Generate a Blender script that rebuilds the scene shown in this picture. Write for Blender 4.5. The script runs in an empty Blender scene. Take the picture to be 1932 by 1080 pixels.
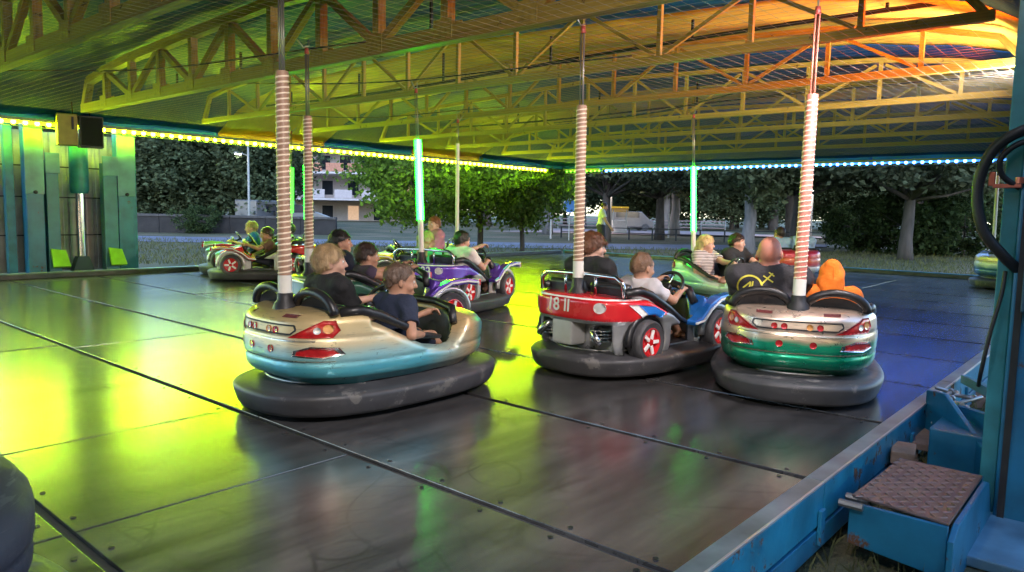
import bpy, bmesh, math, random
import numpy as np
from math import sin, cos, pi, radians, sqrt
from mathutils import Matrix, Vector
random.seed(7); np.random.seed(7)
SC = bpy.context.scene
COL = SC.collection

# ------------------------------------------------------------------ camera
# world: arena floor is z = 0, +X runs along the near kerb, +Y across the arena
cam = bpy.data.cameras.new('camera'); camo = bpy.data.objects.new('camera', cam); COL.objects.link(camo)
cam.sensor_width = 36.0; cam.lens = 25.96; cam.clip_start = 0.05; cam.clip_end = 900
RM = Matrix(((0.65826669, 0.06322905, -0.75012469), (-0.7525346, 0.0809616, -0.65355711), (0.0194075, 0.99470966, 0.10087637)))
camo.matrix_world = Matrix.Translation((0, 0, 1.2)) @ RM.to_4x4()
SC.camera = camo

# ------------------------------------------------------------------ dusk sky, last sun, exposure
SUN_EL, SUN_AZ = radians(24.0), radians(229)
w = bpy.data.worlds.new('World'); SC.world = w; w.use_nodes = True
nt = w.node_tree; bg = nt.nodes['Background']
sky = nt.nodes.new('ShaderNodeTexSky'); sky.sky_type = 'NISHITA'; sky.sun_disc = False
sky.sun_elevation = SUN_EL; sky.sun_rotation = SUN_AZ; sky.air_density = 1.0; sky.dust_density = .4; sky.ozone_density = 3.0
nt.links.new(sky.outputs[0], bg.inputs[0]); bg.inputs[1].default_value = 0.15
sl = bpy.data.lights.new('sun', 'SUN'); sl.energy = 0.06; sl.angle = radians(15); sl.color = (1, .8, .68)
so = bpy.data.objects.new('sun', sl); COL.objects.link(so)
so.rotation_euler = (radians(90) - SUN_EL, 0, pi - SUN_AZ)
SC.view_settings.view_transform = 'Standard'; SC.view_settings.look = 'None'
SC.view_settings.gamma = 1.0; SC.view_settings.exposure = 2.5; SC.view_settings.use_curve_mapping = False
SC.render.engine = 'CYCLES'
SC.cycles.max_bounces = 7; SC.cycles.sample_clamp_indirect = 6.0; SC.cycles.use_light_tree = True
SC.cycles.caustics_reflective = False; SC.cycles.caustics_refractive = False

# ------------------------------------------------------------------ materials
MATS = {}
def pr(name, col, rough=.5, metal=0., var=.12, nz=6., bump=0., coat=0., emis=None, es=0., sss=0., stretch=None, alpha=None, bscale=None, objrand=0., trans=0.):
    if name in MATS: return MATS[name]
    m = bpy.data.materials.new(name); m.use_nodes = True; t = m.node_tree; N = t.nodes; L = t.links; b = N['Principled BSDF']
    tc = N.new('ShaderNodeTexCoord'); co = tc.outputs['Object']
    if stretch:
        mp = N.new('ShaderNodeMapping'); mp.inputs['Scale'].default_value = stretch; L.new(co, mp.inputs[0]); co = mp.outputs[0]
    n = N.new('ShaderNodeTexNoise'); n.inputs['Scale'].default_value = nz; n.inputs['Detail'].default_value = 5; L.new(co, n.inputs['Vector'])
    r = N.new('ShaderNodeValToRGB'); L.new(n.outputs[0], r.inputs[0])
    r.color_ramp.elements[0].position = .3; r.color_ramp.elements[1].position = .72
    r.color_ramp.elements[0].color = (*[c * (1 - var) for c in col], 1); r.color_ramp.elements[1].color = (*[min(1, c * (1 + var)) for c in col], 1)
    out = r.outputs[0]
    if objrand:
        oi = N.new('ShaderNodeObjectInfo'); hs = N.new('ShaderNodeHueSaturation'); mr = N.new('ShaderNodeMapRange')
        mr.inputs[3].default_value = 1 - objrand; mr.inputs[4].default_value = 1 + objrand
        L.new(oi.outputs['Random'], mr.inputs[0]); L.new(mr.outputs[0], hs.inputs['Value']); L.new(out, hs.inputs['Color']); out = hs.outputs[0]
    L.new(out, b.inputs['Base Color'])
    rr = N.new('ShaderNodeMapRange'); rr.inputs[3].default_value = max(.03, rough - .08); rr.inputs[4].default_value = min(1, rough + .08)
    L.new(n.outputs[0], rr.inputs[0]); L.new(rr.outputs[0], b.inputs['Roughness'])
    b.inputs['Metallic'].default_value = metal
    if coat: b.inputs['Coat Weight'].default_value = coat; b.inputs['Coat Roughness'].default_value = .12
    if emis: b.inputs['Emission Color'].default_value = (*emis, 1); b.inputs['Emission Strength'].default_value = es
    if sss: b.inputs['Subsurface Weight'].default_value = sss; b.inputs['Subsurface Radius'].default_value = (.012, .005, .003)
    if trans: b.inputs['Transmission Weight'].default_value = trans
    if bump:
        n2 = N.new('ShaderNodeTexNoise'); n2.inputs['Scale'].default_value = bscale or nz * 4; n2.inputs['Detail'].default_value = 4; L.new(co, n2.inputs['Vector'])
        bm_ = N.new('ShaderNodeBump'); bm_.inputs['Strength'].default_value = bump; bm_.inputs['Distance'].default_value = .02
        L.new(n2.outputs[0], bm_.inputs['Height']); L.new(bm_.outputs[0], b.inputs['Normal'])
    MATS[name] = m; return m

def paint(name, zs, xs=None, rough=.28, metal=.65, flake=.5, xmix=(0, 0)):
    """metal-flake paint: colour stops by height, optional second set of stops along the car blended in from xmix[0] to xmix[1]"""
    if name in MATS: return MATS[name]
    m = bpy.data.materials.new(name); m.use_nodes = True; t = m.node_tree; N = t.nodes; L = t.links; b = N['Principled BSDF']
    tc = N.new('ShaderNodeTexCoord'); sp = N.new('ShaderNodeSeparateXYZ'); L.new(tc.outputs['Object'], sp.inputs[0])
    nzn = N.new('ShaderNodeTexNoise'); nzn.inputs['Scale'].default_value = 5; L.new(tc.outputs['Object'], nzn.inputs['Vector'])
    def ramp(sock, stops):
        lo, hi = stops[0][0], stops[-1][0]
        ad = N.new('ShaderNodeMath'); ad.operation = 'MULTIPLY_ADD'; L.new(nzn.outputs[0], ad.inputs[0]); ad.inputs[1].default_value = .05; L.new(sock, ad.inputs[2])
        mr = N.new('ShaderNodeMapRange'); mr.inputs[1].default_value = lo + .025; mr.inputs[2].default_value = hi + .025; L.new(ad.outputs[0], mr.inputs[0])
        r = N.new('ShaderNodeValToRGB'); L.new(mr.outputs[0], r.inputs[0]); e = r.color_ramp.elements
        while len(e) < len(stops): e.new(.5)
        for i, (p, c) in enumerate(stops): e[i].position = (p - lo) / (hi - lo); e[i].color = (*c, 1)
        return r.outputs[0]
    col = ramp(sp.outputs[2], zs)
    if xs:
        c2 = ramp(sp.outputs[0], xs); mx = N.new('ShaderNodeMix'); mx.data_type = 'RGBA'
        mr = N.new('ShaderNodeMapRange'); mr.inputs[1].default_value = xmix[0]; mr.inputs[2].default_value = xmix[1]; L.new(sp.outputs[0], mr.inputs[0])
        L.new(mr.outputs[0], mx.inputs[0]); L.new(col, mx.inputs[6]); L.new(c2, mx.inputs[7]); col = mx.outputs[2]
    vo = N.new('ShaderNodeTexVoronoi'); vo.inputs['Scale'].default_value = 260; L.new(tc.outputs['Object'], vo.inputs['Vector'])
    bp = N.new('ShaderNodeBump'); bp.inputs['Strength'].default_value = flake * .35; bp.inputs['Distance'].default_value = .004; L.new(vo.outputs['Color'], bp.inputs['Height'])
    L.new(bp.outputs[0], b.inputs['Normal']); L.new(col, b.inputs['Base Color'])
    w1 = N.new('ShaderNodeTexNoise'); w1.inputs['Scale'].default_value = 9; w1.inputs['Detail'].default_value = 9; w1.inputs['Roughness'].default_value = .75; L.new(tc.outputs['Object'], w1.inputs['Vector'])
    w2 = N.new('ShaderNodeMapping'); w2.inputs['Scale'].default_value = (2.5, 2.5, 34); w2.inputs['Rotation'].default_value = (.12, .2, 0); L.new(tc.outputs['Object'], w2.inputs[0])
    w3 = N.new('ShaderNodeTexNoise'); w3.inputs['Scale'].default_value = 4; w3.inputs['Detail'].default_value = 6; L.new(w2.outputs[0], w3.inputs['Vector'])
    w4 = N.new('ShaderNodeMapRange'); w4.inputs[1].default_value = .60; w4.inputs[2].default_value = .68; w4.inputs[4].default_value = .55; L.new(w3.outputs[0], w4.inputs[0])
    w5 = N.new('ShaderNodeMix'); w5.data_type = 'RGBA'; L.new(w4.outputs[0], w5.inputs[0]); L.new(col, w5.inputs[6]); w5.inputs[7].default_value = (.16, .15, .13, 1)
    w6 = N.new('ShaderNodeMapRange'); w6.inputs[1].default_value = .35; w6.inputs[2].default_value = .7; w6.inputs[3].default_value = rough - .06; w6.inputs[4].default_value = rough + .22; L.new(w1.outputs[0], w6.inputs[0])
    L.new(w5.outputs[2], b.inputs['Base Color']); L.new(w6.outputs[0], b.inputs['Roughness'])
    b.inputs['Metallic'].default_value = metal
    b.inputs['Coat Weight'].default_value = .55; b.inputs['Coat Roughness'].default_value = .1
    MATS[name] = m; return m

def chipped(name, col, rust=(.10, .045, .022), amt=.60, rough=.4):
    if name in MATS: return MATS[name]
    m = pr(name, col, rough, 0, .3, 4, .12); N = m.node_tree.nodes; L = m.node_tree.links; b = N['Principled BSDF']; src = b.inputs['Base Color'].links[0].from_socket
    g = N.new('ShaderNodeNewGeometry'); n = N.new('ShaderNodeTexNoise'); n.inputs['Scale'].default_value = 5.5; n.inputs['Detail'].default_value = 10; n.inputs['Roughness'].default_value = .72; L.new(g.outputs['Position'], n.inputs['Vector'])
    r = N.new('ShaderNodeMapRange'); r.inputs[1].default_value = amt; r.inputs[2].default_value = amt + .035; L.new(n.outputs[0], r.inputs[0])
    mx = N.new('ShaderNodeMix'); mx.data_type = 'RGBA'; L.new(r.outputs[0], mx.inputs[0]); L.new(src, mx.inputs[6]); mx.inputs[7].default_value = (*rust, 1); L.new(mx.outputs[2], b.inputs['Base Color'])
    r2 = N.new('ShaderNodeMapRange'); r2.inputs[3].default_value = rough; r2.inputs[4].default_value = .85; L.new(r.outputs[0], r2.inputs[0]); L.new(r2.outputs[0], b.inputs['Roughness']); return m
RUB = pr('rubber', (.06, .06, .066), .5, 0, .55, 5, .3, bscale=26, stretch=(1, 1, 4))
BLK = pr('black_vinyl', (.014, .014, .016), .38, 0, .3, 8, .1)
CHR = pr('chrome', (.75, .75, .77), .14, 1., .05)
SIL = pr('silver_paint', (.42, .43, .45), .3, .6, .15, 7, coat=.6)
WHT = pr('white_paint', (.75, .75, .73), .4, 0, .08)
STEEL = pr('grey_steel', (.32, .33, .34), .4, .8, .25, 9)
TEAL = chipped('teal_paint', (.018, .16, .25), amt=.64)
BLUEP = chipped('blue_paint', (.010, .14, .27))
TEALL = pr('pale_teal_paint', (.13, .3, .34), .45, 0, .3, 4, .1)
YELP = chipped('yellow_paint', (.44, .28, .04), (.12, .06, .025), .62, .5)
OLIVE = chipped('ochre_paint', (.36, .24, .045), (.11, .06, .025), .62, .5)
DARK = pr('dark_metal', (.03, .03, .032), .5, .4, .3)
LENSR = pr('red_lens', (.42, .012, .015), .15, 0, .25, 20, coat=1)
LENSA = pr('amber_lens', (.7, .3, .08), .2, 0, .2, 20, coat=1)
LENSW = pr('clear_lens', (.75, .75, .72), .15, .3, .15, 20, coat=1)
REDP = pr('red_paint', (.55, .012, .018), .25, 0, .12, 6, coat=.9)
TAN = pr('pole_tan', (.30, .175, .11), .5, 0, .2)
CREAM = pr('rope_light_cream', (.66, .52, .40), .4, 0, .15, emis=(1, .80, .58), es=.03)
PALE = pr('pole_pale', (.62, .6, .54), .4, 0, .1)
PINKT = pr('pole_red', (.5, .16, .12), .45, 0, .2)
def emit(name, col, st):
    return pr(name, (.25, .25, .25), .4, 0, .02, emis=col, es=st)
E_YG = emit('bulb_yellow_green', (.61, 1, .003), 84)
E_BL = emit('bulb_blue', (.03, .16, 1), 13)
E_RD = emit('bulb_red', (1, .16, .04), 8)
E_WW = emit('bulb_warm_white', (1, .80, .66), 6)
E_GR = emit('led_green', (.0, 1, .010), 10)
E_LM = emit('led_lime', (.02, 1, .01), 1.2)
E_GW = emit('led_pale_green', (.62, 1, .70), .40)

# ------------------------------------------------------------------ mesh helpers
def link(name, me, mat=None, parent=None, M=None):
    o = bpy.data.objects.new(name, me); COL.objects.link(o)
    if me is not None and mat is not None:
        me.materials.clear()
        for q in (mat if isinstance(mat, (list, tuple)) else [mat]): me.materials.append(q)
    if parent is not None: o.parent = parent
    if M is not None: o.matrix_local = M
    return o
def thing(name, label, cat, M=None, group=None):
    o = bpy.data.objects.new(name, None); COL.objects.link(o); o.empty_display_size = .1
    if M is not None: o.matrix_world = M if isinstance(M, Matrix) else Matrix.Translation(M)
    o['label'] = label; o['category'] = cat
    if group: o['group'] = group
    return o
def tag(o, label=None, cat=None, group=None, kind=None):
    if label: o['label'] = label
    if cat: o['category'] = cat
    if group: o['group'] = group
    if kind: o['kind'] = kind
    return o
class MB:
    def __init__(s): s.v = []; s.f = []; s.mi = []; s.cur = 0
    def raw(s, v, f):
        o = len(s.v); s.v += [tuple(p) for p in v]; s.f += [tuple(i + o for i in q) for q in f]; s.mi += [s.cur] * len(f); return s
    def box(s, c, d, M=None):
        x, y, z = [q / 2 for q in d]
        P = [Vector(p) for p in ((-x,-y,-z),(x,-y,-z),(x,y,-z),(-x,y,-z),(-x,-y,z),(x,-y,z),(x,y,z),(-x,y,z))]
        if M is not None: P = [M @ p for p in P]
        return s.raw([p + Vector(c) for p in P], [(0,3,2,1),(4,5,6,7),(0,1,5,4),(1,2,6,5),(2,3,7,6),(3,0,4,7)])
    def tube(s, pts, r, n=8, cap=True):
        pts = [Vector(p) for p in pts]; rs = r if isinstance(r, (list, tuple)) else [r] * len(pts)
        V = []; F = []; up = Vector((0, 0, 1)); last = None
        for i, p in enumerate(pts):
            d = (pts[min(i+1, len(pts)-1)] - pts[max(i-1, 0)]).normalized()
            if last is None:
                a = d.cross(up)
                if a.length < .05: a = d.cross(Vector((1, 0, 0)))
            else: a = last - d * last.dot(d)
            a.normalize(); last = a; b = d.cross(a)
            V += [p + (a * cos(2*pi*k/n) + b * sin(2*pi*k/n)) * rs[i] for k in range(n)]
        for i in range(len(pts) - 1):
            for k in range(n):
                q = (k + 1) % n; F.append((i*n+k, (i+1)*n+k, (i+1)*n+q, i*n+q))
        if cap: F += [tuple(range(n)), tuple(reversed(range((len(pts)-1)*n, len(pts)*n)))]
        return s.raw(V, F)
    def lathe(s, prof, n=16, M=None):
        V = []; F = []
        for (r, z) in prof: V += [Vector((r*cos(2*pi*k/n), r*sin(2*pi*k/n), z)) for k in range(n)]
        for i in range(len(prof) - 1):
            for k in range(n): q = (k+1) % n; F.append((i*n+k, i*n+q, (i+1)*n+q, (i+1)*n+k))
        F += [tuple(reversed(range(n))), tuple(range((len(prof)-1)*n, len(prof)*n))]
        if M is not None: V = [M @ p for p in V]
        return s.raw(V, F)
    def prism(s, poly, h, M=None):
        n = len(poly); V = [Vector((x, y, 0)) for x, y in poly] + [Vector((x, y, h)) for x, y in poly]
        if M is not None: V = [M @ p for p in V]
        return s.raw(V, [tuple(reversed(range(n))), tuple(range(n, 2*n))] + [(k, (k+1) % n, n+(k+1) % n, n+k) for k in range(n)])
    def mesh(s, name, smooth=False, bevel=0, angle=None):
        me = bpy.data.meshes.new(name); me.from_pydata(s.v, [], s.f)
        me.polygons.foreach_set('material_index', s.mi)
        if bevel:
            bm = bmesh.new(); bm.from_mesh(me)
            bmesh.ops.bevel(bm, geom=[e for e in bm.edges if len(e.link_faces) == 2 and e.calc_face_angle(0) > .5], offset=bevel, segments=2, affect='EDGES', profile=.6)
            bm.to_mesh(me); bm.free()
        if smooth: me.polygons.foreach_set('use_smooth', [True] * len(me.polygons))
        if smooth and angle: me.set_sharp_from_angle(angle=radians(angle))
        return me
    def build(s, name, mat, parent=None, smooth=False, bevel=0, M=None, angle=None):
        return link(name, s.mesh(name, smooth, bevel, angle), mat, parent, M)
def T(x, y, z): return Matrix.Translation((x, y, z))
def Rz(a): return Matrix.Rotation(a, 4, 'Z')
def beam_M(a, b, up=(0, 0, 1)):
    """matrix that maps the unit box (-.5...5) along x from a to b"""
    a = Vector(a); b = Vector(b); d = b - a; x = d.normalized(); y = Vector(up).cross(x)
    if y.length < 1e-3: y = Vector((0, 1, 0))
    y.normalize(); z = x.cross(y)
    M = Matrix((x, y, z)).transposed().to_4x4(); M.translation = (a + b) / 2
    return M, d.length
def unit_box():
    return MB().box((0, 0, 0), (1, 1, 1)).mesh('unit_box')
_UB = {}
def bar(name, a, b, wy, wz, mat, parent, up=(0, 0, 1)):
    """one straight member, sharing mesh data with every member of its material"""
    k = mat.name
    if k not in _UB: _UB[k] = unit_box(); _UB[k].materials.append(mat)
    M, l = beam_M(a, b, up); o = bpy.data.objects.new(name, _UB[k]); COL.objects.link(o)
    o.parent = parent; o.matrix_local = M @ Matrix.Diagonal((l, wy, wz, 1)); return o

# ------------------------------------------------------------------ signed distance toolkit (bodies, car shells)
def smin(a, b, k):
    h = np.maximum(k - np.abs(a - b), 0) / k; return np.minimum(a, b) - h*h*k*.25
def smax(a, b, k): return -smin(-a, -b, k)
class Field:
    def __init__(s, lo, hi, h):
        s.lo = np.array(lo, float); s.h = h; n = np.ceil((np.array(hi) - s.lo) / h).astype(int) + 1; s.n = n
        s.ax = [np.float32(s.lo[i]) + np.arange(n[i], dtype=np.float32) * np.float32(h) for i in range(3)]
        s.d = np.full(n, 1., np.float32)
    def sub(s, lo, hi):
        a = np.clip(np.floor((np.array(lo) - s.lo) / s.h).astype(int), 0, s.n); b = np.clip(np.ceil((np.array(hi) - s.lo) / s.h).astype(int) + 1, 0, s.n)
        sl = tuple(slice(a[i], b[i]) for i in range(3))
        return sl, s.ax[0][sl[0]][:, None, None], s.ax[1][sl[1]][None, :, None], s.ax[2][sl[2]][None, None, :]
    def put(s, fn, lo, hi, k, mode='add'):
        m = k + 4 * s.h; sl, x, y, z = s.sub(np.array(lo) - m, np.array(hi) + m)
        if 0 in [q.stop - q.start for q in sl]: return
        p = fn(x, y, z)
        if mode == 'add': s.d[sl] = smin(s.d[sl], p, k)
        else: s.d[sl] = smax(s.d[sl], -p, k)
    def cone(s, a, b, ra, rb, k=.02, clip=None, sq=None):
        a = np.array(a, float); b = np.array(b, float); ba = b - a; L2 = float(ba @ ba) + 1e-9
        def fn(x, y, z):
            px, py, pz = x - a[0], y - a[1], z - a[2]
            t = (px*ba[0] + py*ba[1] + pz*ba[2]) / L2
            tc = np.clip(t, 0, 1)
            d = np.sqrt((px - tc*ba[0])**2 + (py - tc*ba[1])**2 + (pz - tc*ba[2])**2) - (ra + (rb - ra)*tc)
            if clip is not None: d = np.maximum(d, (t - clip) * sqrt(L2))
            return d
        r = max(ra, rb); s.put(fn, np.minimum(a, b) - r, np.maximum(a, b) + r, k)
    def ell(s, c, r, M=None, k=.02, mode='add'):
        c = np.array(c, float); r = np.array(r, float); Q = np.eye(3) if M is None else np.array(M)
        def fn(x, y, z):
            px, py, pz = x - c[0], y - c[1], z - c[2]
            q = [px*Q[0, i] + py*Q[1, i] + pz*Q[2, i] for i in range(3)]
            k0 = np.sqrt(sum((q[i]/r[i])**2 for i in range(3))) + 1e-6; k1 = np.sqrt(sum((q[i]/r[i]**2)**2 for i in range(3))) + 1e-6
            return k0*(k0 - 1)/k1
        R_ = max(r); s.put(fn, c - R_, c + R_, k, mode)
    def cut(s, n, c):
        """keep only the side where n.p < c"""
        s.d = np.maximum(s.d, s.ax[0][:, None, None]*n[0] + s.ax[1][None, :, None]*n[1] + s.ax[2][None, None, :]*n[2] - c)
    def wob(s, amp, fr, ph=0.):
        x, y, z = s.ax[0][:, None, None], s.ax[1][None, :, None], s.ax[2][None, None, :]
        s.d += np.float32(amp) * (np.sin(fr*x + 1.7*np.sin(fr*.6*z + ph)) * np.sin(fr*.8*y + ph) + np.sin(fr*1.1*z + 2*np.sin(fr*.5*y + ph)) * .6)
    def mesh(s, name): return nets(s.d, s.lo, s.h, name)
def nets(d, lo, h, name, raw=False):
    d = d.copy(); d[0] = d[-1] = 1; d[:, 0] = d[:, -1] = 1; d[:, :, 0] = d[:, :, -1] = 1
    s = d < 0; n = np.array(d.shape)
    cnt = np.zeros(n - 1, np.int8); offs = [(i, j, k) for i in (0, 1) for j in (0, 1) for k in (0, 1)]
    for o in offs: cnt += s[o[0]:n[0]-1+o[0], o[1]:n[1]-1+o[1], o[2]:n[2]-1+o[2]]
    I = np.argwhere((cnt > 0) & (cnt < 8)); vals = np.stack([d[I[:, 0]+o[0], I[:, 1]+o[1], I[:, 2]+o[2]] for o in offs], 1)
    acc = np.zeros((len(I), 3)); c = np.zeros(len(I)); O = np.array(offs, float)
    for i in range(8):
        for j in range(i + 1, 8):
            if abs(O[i] - O[j]).sum() != 1: continue
            m = (vals[:, i] < 0) != (vals[:, j] < 0)
            t = vals[m, i] / (vals[m, i] - vals[m, j]); acc[m] += O[i] + t[:, None] * (O[j] - O[i]); c[m] += 1
    V = (I + acc / c[:, None]) * h + lo
    idx = np.full(n - 1, -1, np.int32); idx[I[:, 0], I[:, 1], I[:, 2]] = np.arange(len(I))
    Q = []
    for ax in range(3):
        a = [slice(None)] * 3; b = [slice(None)] * 3; a[ax] = slice(0, -1); b[ax] = slice(1, None)
        sa = s[tuple(a)]; sb = s[tuple(b)]; E = np.argwhere(sa != sb); fl = sa[tuple(E.T)]
        u, v = (ax + 1) % 3, (ax + 2) % 3; q = []
        for du, dv in ((-1, -1), (0, -1), (0, 0), (-1, 0)):
            p = E.copy(); p[:, u] += du; p[:, v] += dv; q.append(idx[p[:, 0], p[:, 1], p[:, 2]])
        q = np.stack(q, 1); q[~fl] = q[~fl][:, ::-1]; Q.append(q)
    Q = np.concatenate(Q); Q = Q[(Q >= 0).all(1)]
    me = bpy.data.meshes.new(name); me.vertices.add(len(V)); me.vertices.foreach_set('co', V.astype(np.float32).ravel())
    me.loops.add(len(Q) * 4); me.loops.foreach_set('vertex_index', Q.astype(np.int32).ravel())
    me.polygons.add(len(Q)); me.polygons.foreach_set('loop_start', np.arange(0, len(Q) * 4, 4, dtype=np.int32))
    me.polygons.foreach_set('use_smooth', np.ones(len(Q), bool)); me.update(calc_edges=True)
    return (me, V, Q) if raw else me

# ================================================================== SETTING: ground, arena floor
GZ = -0.35
def ground_mat():
    m = bpy.data.materials.new('grass_ground'); m.use_nodes = True; t = m.node_tree; N = t.nodes; L = t.links; b = N['Principled BSDF']
    tc = N.new('ShaderNodeTexCoord'); a = N.new('ShaderNodeTexNoise'); a.inputs['Scale'].default_value = .35; a.inputs['Detail'].default_value = 8
    L.new(tc.outputs['Object'], a.inputs['Vector']); r = N.new('ShaderNodeValToRGB'); L.new(a.outputs[0], r.inputs[0]); e = r.color_ramp.elements
    e[0].position = .35; e[0].color = (.075, .085, .035, 1); e[1].position = .66; e[1].color = (.22, .17, .105, 1); q = e.new(.5); q.color = (.13, .125, .055, 1)
    f = N.new('ShaderNodeTexNoise'); f.inputs['Scale'].default_value = 30; f.inputs['Detail'].default_value = 6; L.new(tc.outputs['Object'], f.inputs['Vector'])
    mx = N.new('ShaderNodeMix'); mx.data_type = 'RGBA'; mx.blend_type = 'MULTIPLY'; mx.inputs[0].default_value = .7; L.new(r.outputs[0], mx.inputs[6]); L.new(f.outputs[0], mx.inputs[7])
    L.new(mx.outputs[2], b.inputs['Base Color']); b.inputs['Roughness'].default_value = .95
    bp = N.new('ShaderNodeBump'); bp.inputs['Strength'].default_value = .8; bp.inputs['Distance'].default_value = .05; L.new(f.outputs[0], bp.inputs['Height']); L.new(bp.outputs[0], b.inputs['Normal'])
    return m
GRD = ground_mat()
n = 60; vs = []; fs = []
for i in range(n + 1):
    for j in range(n + 1):
        u, v = (i / n * 2 - 1), (j / n * 2 - 1); x, y = 300 * u * abs(u) + 20, 300 * v * abs(v) + 20
        dd = max(0, sqrt((x - 9)**2 + (y - 7)**2) - 24); vs.append((x, y, GZ + .12 * sin(x * .11) * sin(y * .09) * min(1, dd / 20)))
for i in range(n):
    for j in range(n): a = i*(n+1)+j; fs.append((a, a+n+1, a+n+2, a+1))
o = MB().raw(vs, fs).build('ground', GRD, smooth=True); tag(o, kind='structure')

def floor_mat():
    m = bpy.data.materials.new('steel_floor'); m.use_nodes = True; t = m.node_tree; N = t.nodes; L = t.links; b = N['Principled BSDF']
    g = N.new('ShaderNodeNewGeometry'); oi = N.new('ShaderNodeObjectInfo')
    mp = N.new('ShaderNodeMapping'); mp.inputs['Scale'].default_value = (.5, 3.2, 1); mp.inputs['Rotation'].default_value = (0, 0, -.5); L.new(g.outputs['Position'], mp.inputs[0])
    a = N.new('ShaderNodeTexNoise'); a.inputs['Scale'].default_value = 1.7; a.inputs['Detail'].default_value = 9; a.inputs['Roughness'].default_value = .65; L.new(mp.outputs[0], a.inputs['Vector'])
    c = N.new('ShaderNodeTexNoise'); c.inputs['Scale'].default_value = .9; c.inputs['Detail'].default_value = 6; L.new(g.outputs['Position'], c.inputs['Vector'])
    r = N.new('ShaderNodeValToRGB'); L.new(a.outputs[0], r.inputs[0]); e = r.color_ramp.elements
    e[0].position = .28; e[0].color = (.075, .07, .07, 1); e[1].position = .75; e[1].color = (.29, .28, .275, 1); q = e.new(.5); q.color = (.17, .164, .163, 1)
    hs = N.new('ShaderNodeHueSaturation'); mr = N.new('ShaderNodeMapRange'); mr.inputs[3].default_value = .8; mr.inputs[4].default_value = 1.2
    L.new(oi.outputs['Random'], mr.inputs[0]); L.new(mr.outputs[0], hs.inputs['Value']); L.new(r.outputs[0], hs.inputs['Color']); L.new(hs.outputs[0], b.inputs['Base Color'])
    sc = None
    for fr, wd, dist in ((.55, .014, 2.5), (1.0, .016, 1.2), (.33, .010, 4.), (1.7, .02, 1.)):
        q_ = N.new('ShaderNodeTexNoise'); q_.inputs['Scale'].default_value = fr; q_.inputs['Detail'].default_value = 0; q_.inputs['Distortion'].default_value = dist * .25; L.new(g.outputs['Position'], q_.inputs['Vector'])
        mu = N.new('ShaderNodeMath'); mu.operation = 'MULTIPLY'; mu.inputs[1].default_value = 7; L.new(q_.outputs[0], mu.inputs[0])
        fr_ = N.new('ShaderNodeMath'); fr_.operation = 'PINGPONG'; fr_.inputs[1].default_value = .5; L.new(mu.outputs[0], fr_.inputs[0])
        lt = N.new('ShaderNodeMapRange'); lt.inputs[1].default_value = 0; lt.inputs[2].default_value = wd * 3; lt.inputs[3].default_value = 1; lt.inputs[4].default_value = 0; L.new(fr_.outputs[0], lt.inputs[0])
        if sc is None: sc = lt.outputs[0]
        else:
            mxx = N.new('ShaderNodeMath'); mxx.operation = 'MAXIMUM'; L.new(sc, mxx.inputs[0]); L.new(lt.outputs[0], mxx.inputs[1]); sc = mxx.outputs[0]
    pn = N.new('ShaderNodeTexNoise'); pn.inputs['Scale'].default_value = 2.3; pn.inputs['Detail'].default_value = 4; L.new(g.outputs['Position'], pn.inputs['Vector'])
    pm_ = N.new('ShaderNodeMapRange'); pm_.inputs[1].default_value = .42; pm_.inputs[2].default_value = .68; L.new(pn.outputs[0], pm_.inputs[0])
    scm = N.new('ShaderNodeMath'); scm.operation = 'MULTIPLY'; L.new(sc, scm.inputs[0]); L.new(pm_.outputs[0], scm.inputs[1])
    sck = N.new('ShaderNodeMath'); sck.operation = 'MULTIPLY'; sck.inputs[1].default_value = .62; L.new(scm.outputs[0], sck.inputs[0])
    smx = N.new('ShaderNodeMix'); smx.data_type = 'RGBA'; L.new(sck.outputs[0], smx.inputs[0]); L.new(hs.outputs[0], smx.inputs[6]); smx.inputs[7].default_value = (.035, .034, .035, 1); L.new(smx.outputs[2], b.inputs['Base Color'])
    rr = N.new('ShaderNodeMapRange'); rr.inputs[1].default_value = .3; rr.inputs[2].default_value = .7; rr.inputs[3].default_value = .195; rr.inputs[4].default_value = .24
    L.new(c.outputs[0], rr.inputs[0])
    ad = N.new('ShaderNodeMath'); ad.operation = 'MULTIPLY_ADD'; L.new(a.outputs[0], ad.inputs[0]); ad.inputs[1].default_value = .03; L.new(rr.outputs[0], ad.inputs[2])
    L.new(ad.outputs[0], b.inputs['Roughness']); b.inputs['Metallic'].default_value = .72
    b.inputs['Specular IOR Level'].default_value = .6
    bp = N.new('ShaderNodeBump'); bp.inputs['Strength'].default_value = .02; bp.inputs['Distance'].default_value = .02; L.new(a.outputs[0], bp.inputs['Height']); L.new(bp.outputs[0], b.inputs['Normal'])
    return m
FLM = floor_mat()
AX0, AX1, AY0, AY1 = -2.85, 17.4, 1.12, 13.2
o = MB().box(((AX0+AX1)/2, (AY0+AY1)/2, -.07), (AX1-AX0, AY1-AY0, .1)).build('floor', pr('seam_dark', (.03, .029, .032), .75)); tag(o, kind='structure'); FLOOR = o
xs = [AX0 + 1.25 * i for i in range(17)]; xs[-1] = AX1
YR = [[AY0, 2.9, 4.05, 6.9, 9.8, 12.4, AY1], [AY0, 3.8, 6.72, 9.75, 12.3, AY1], [AY0, 3.76, 6.66, 9.85, 12.5, AY1]]
pm = {}
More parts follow.
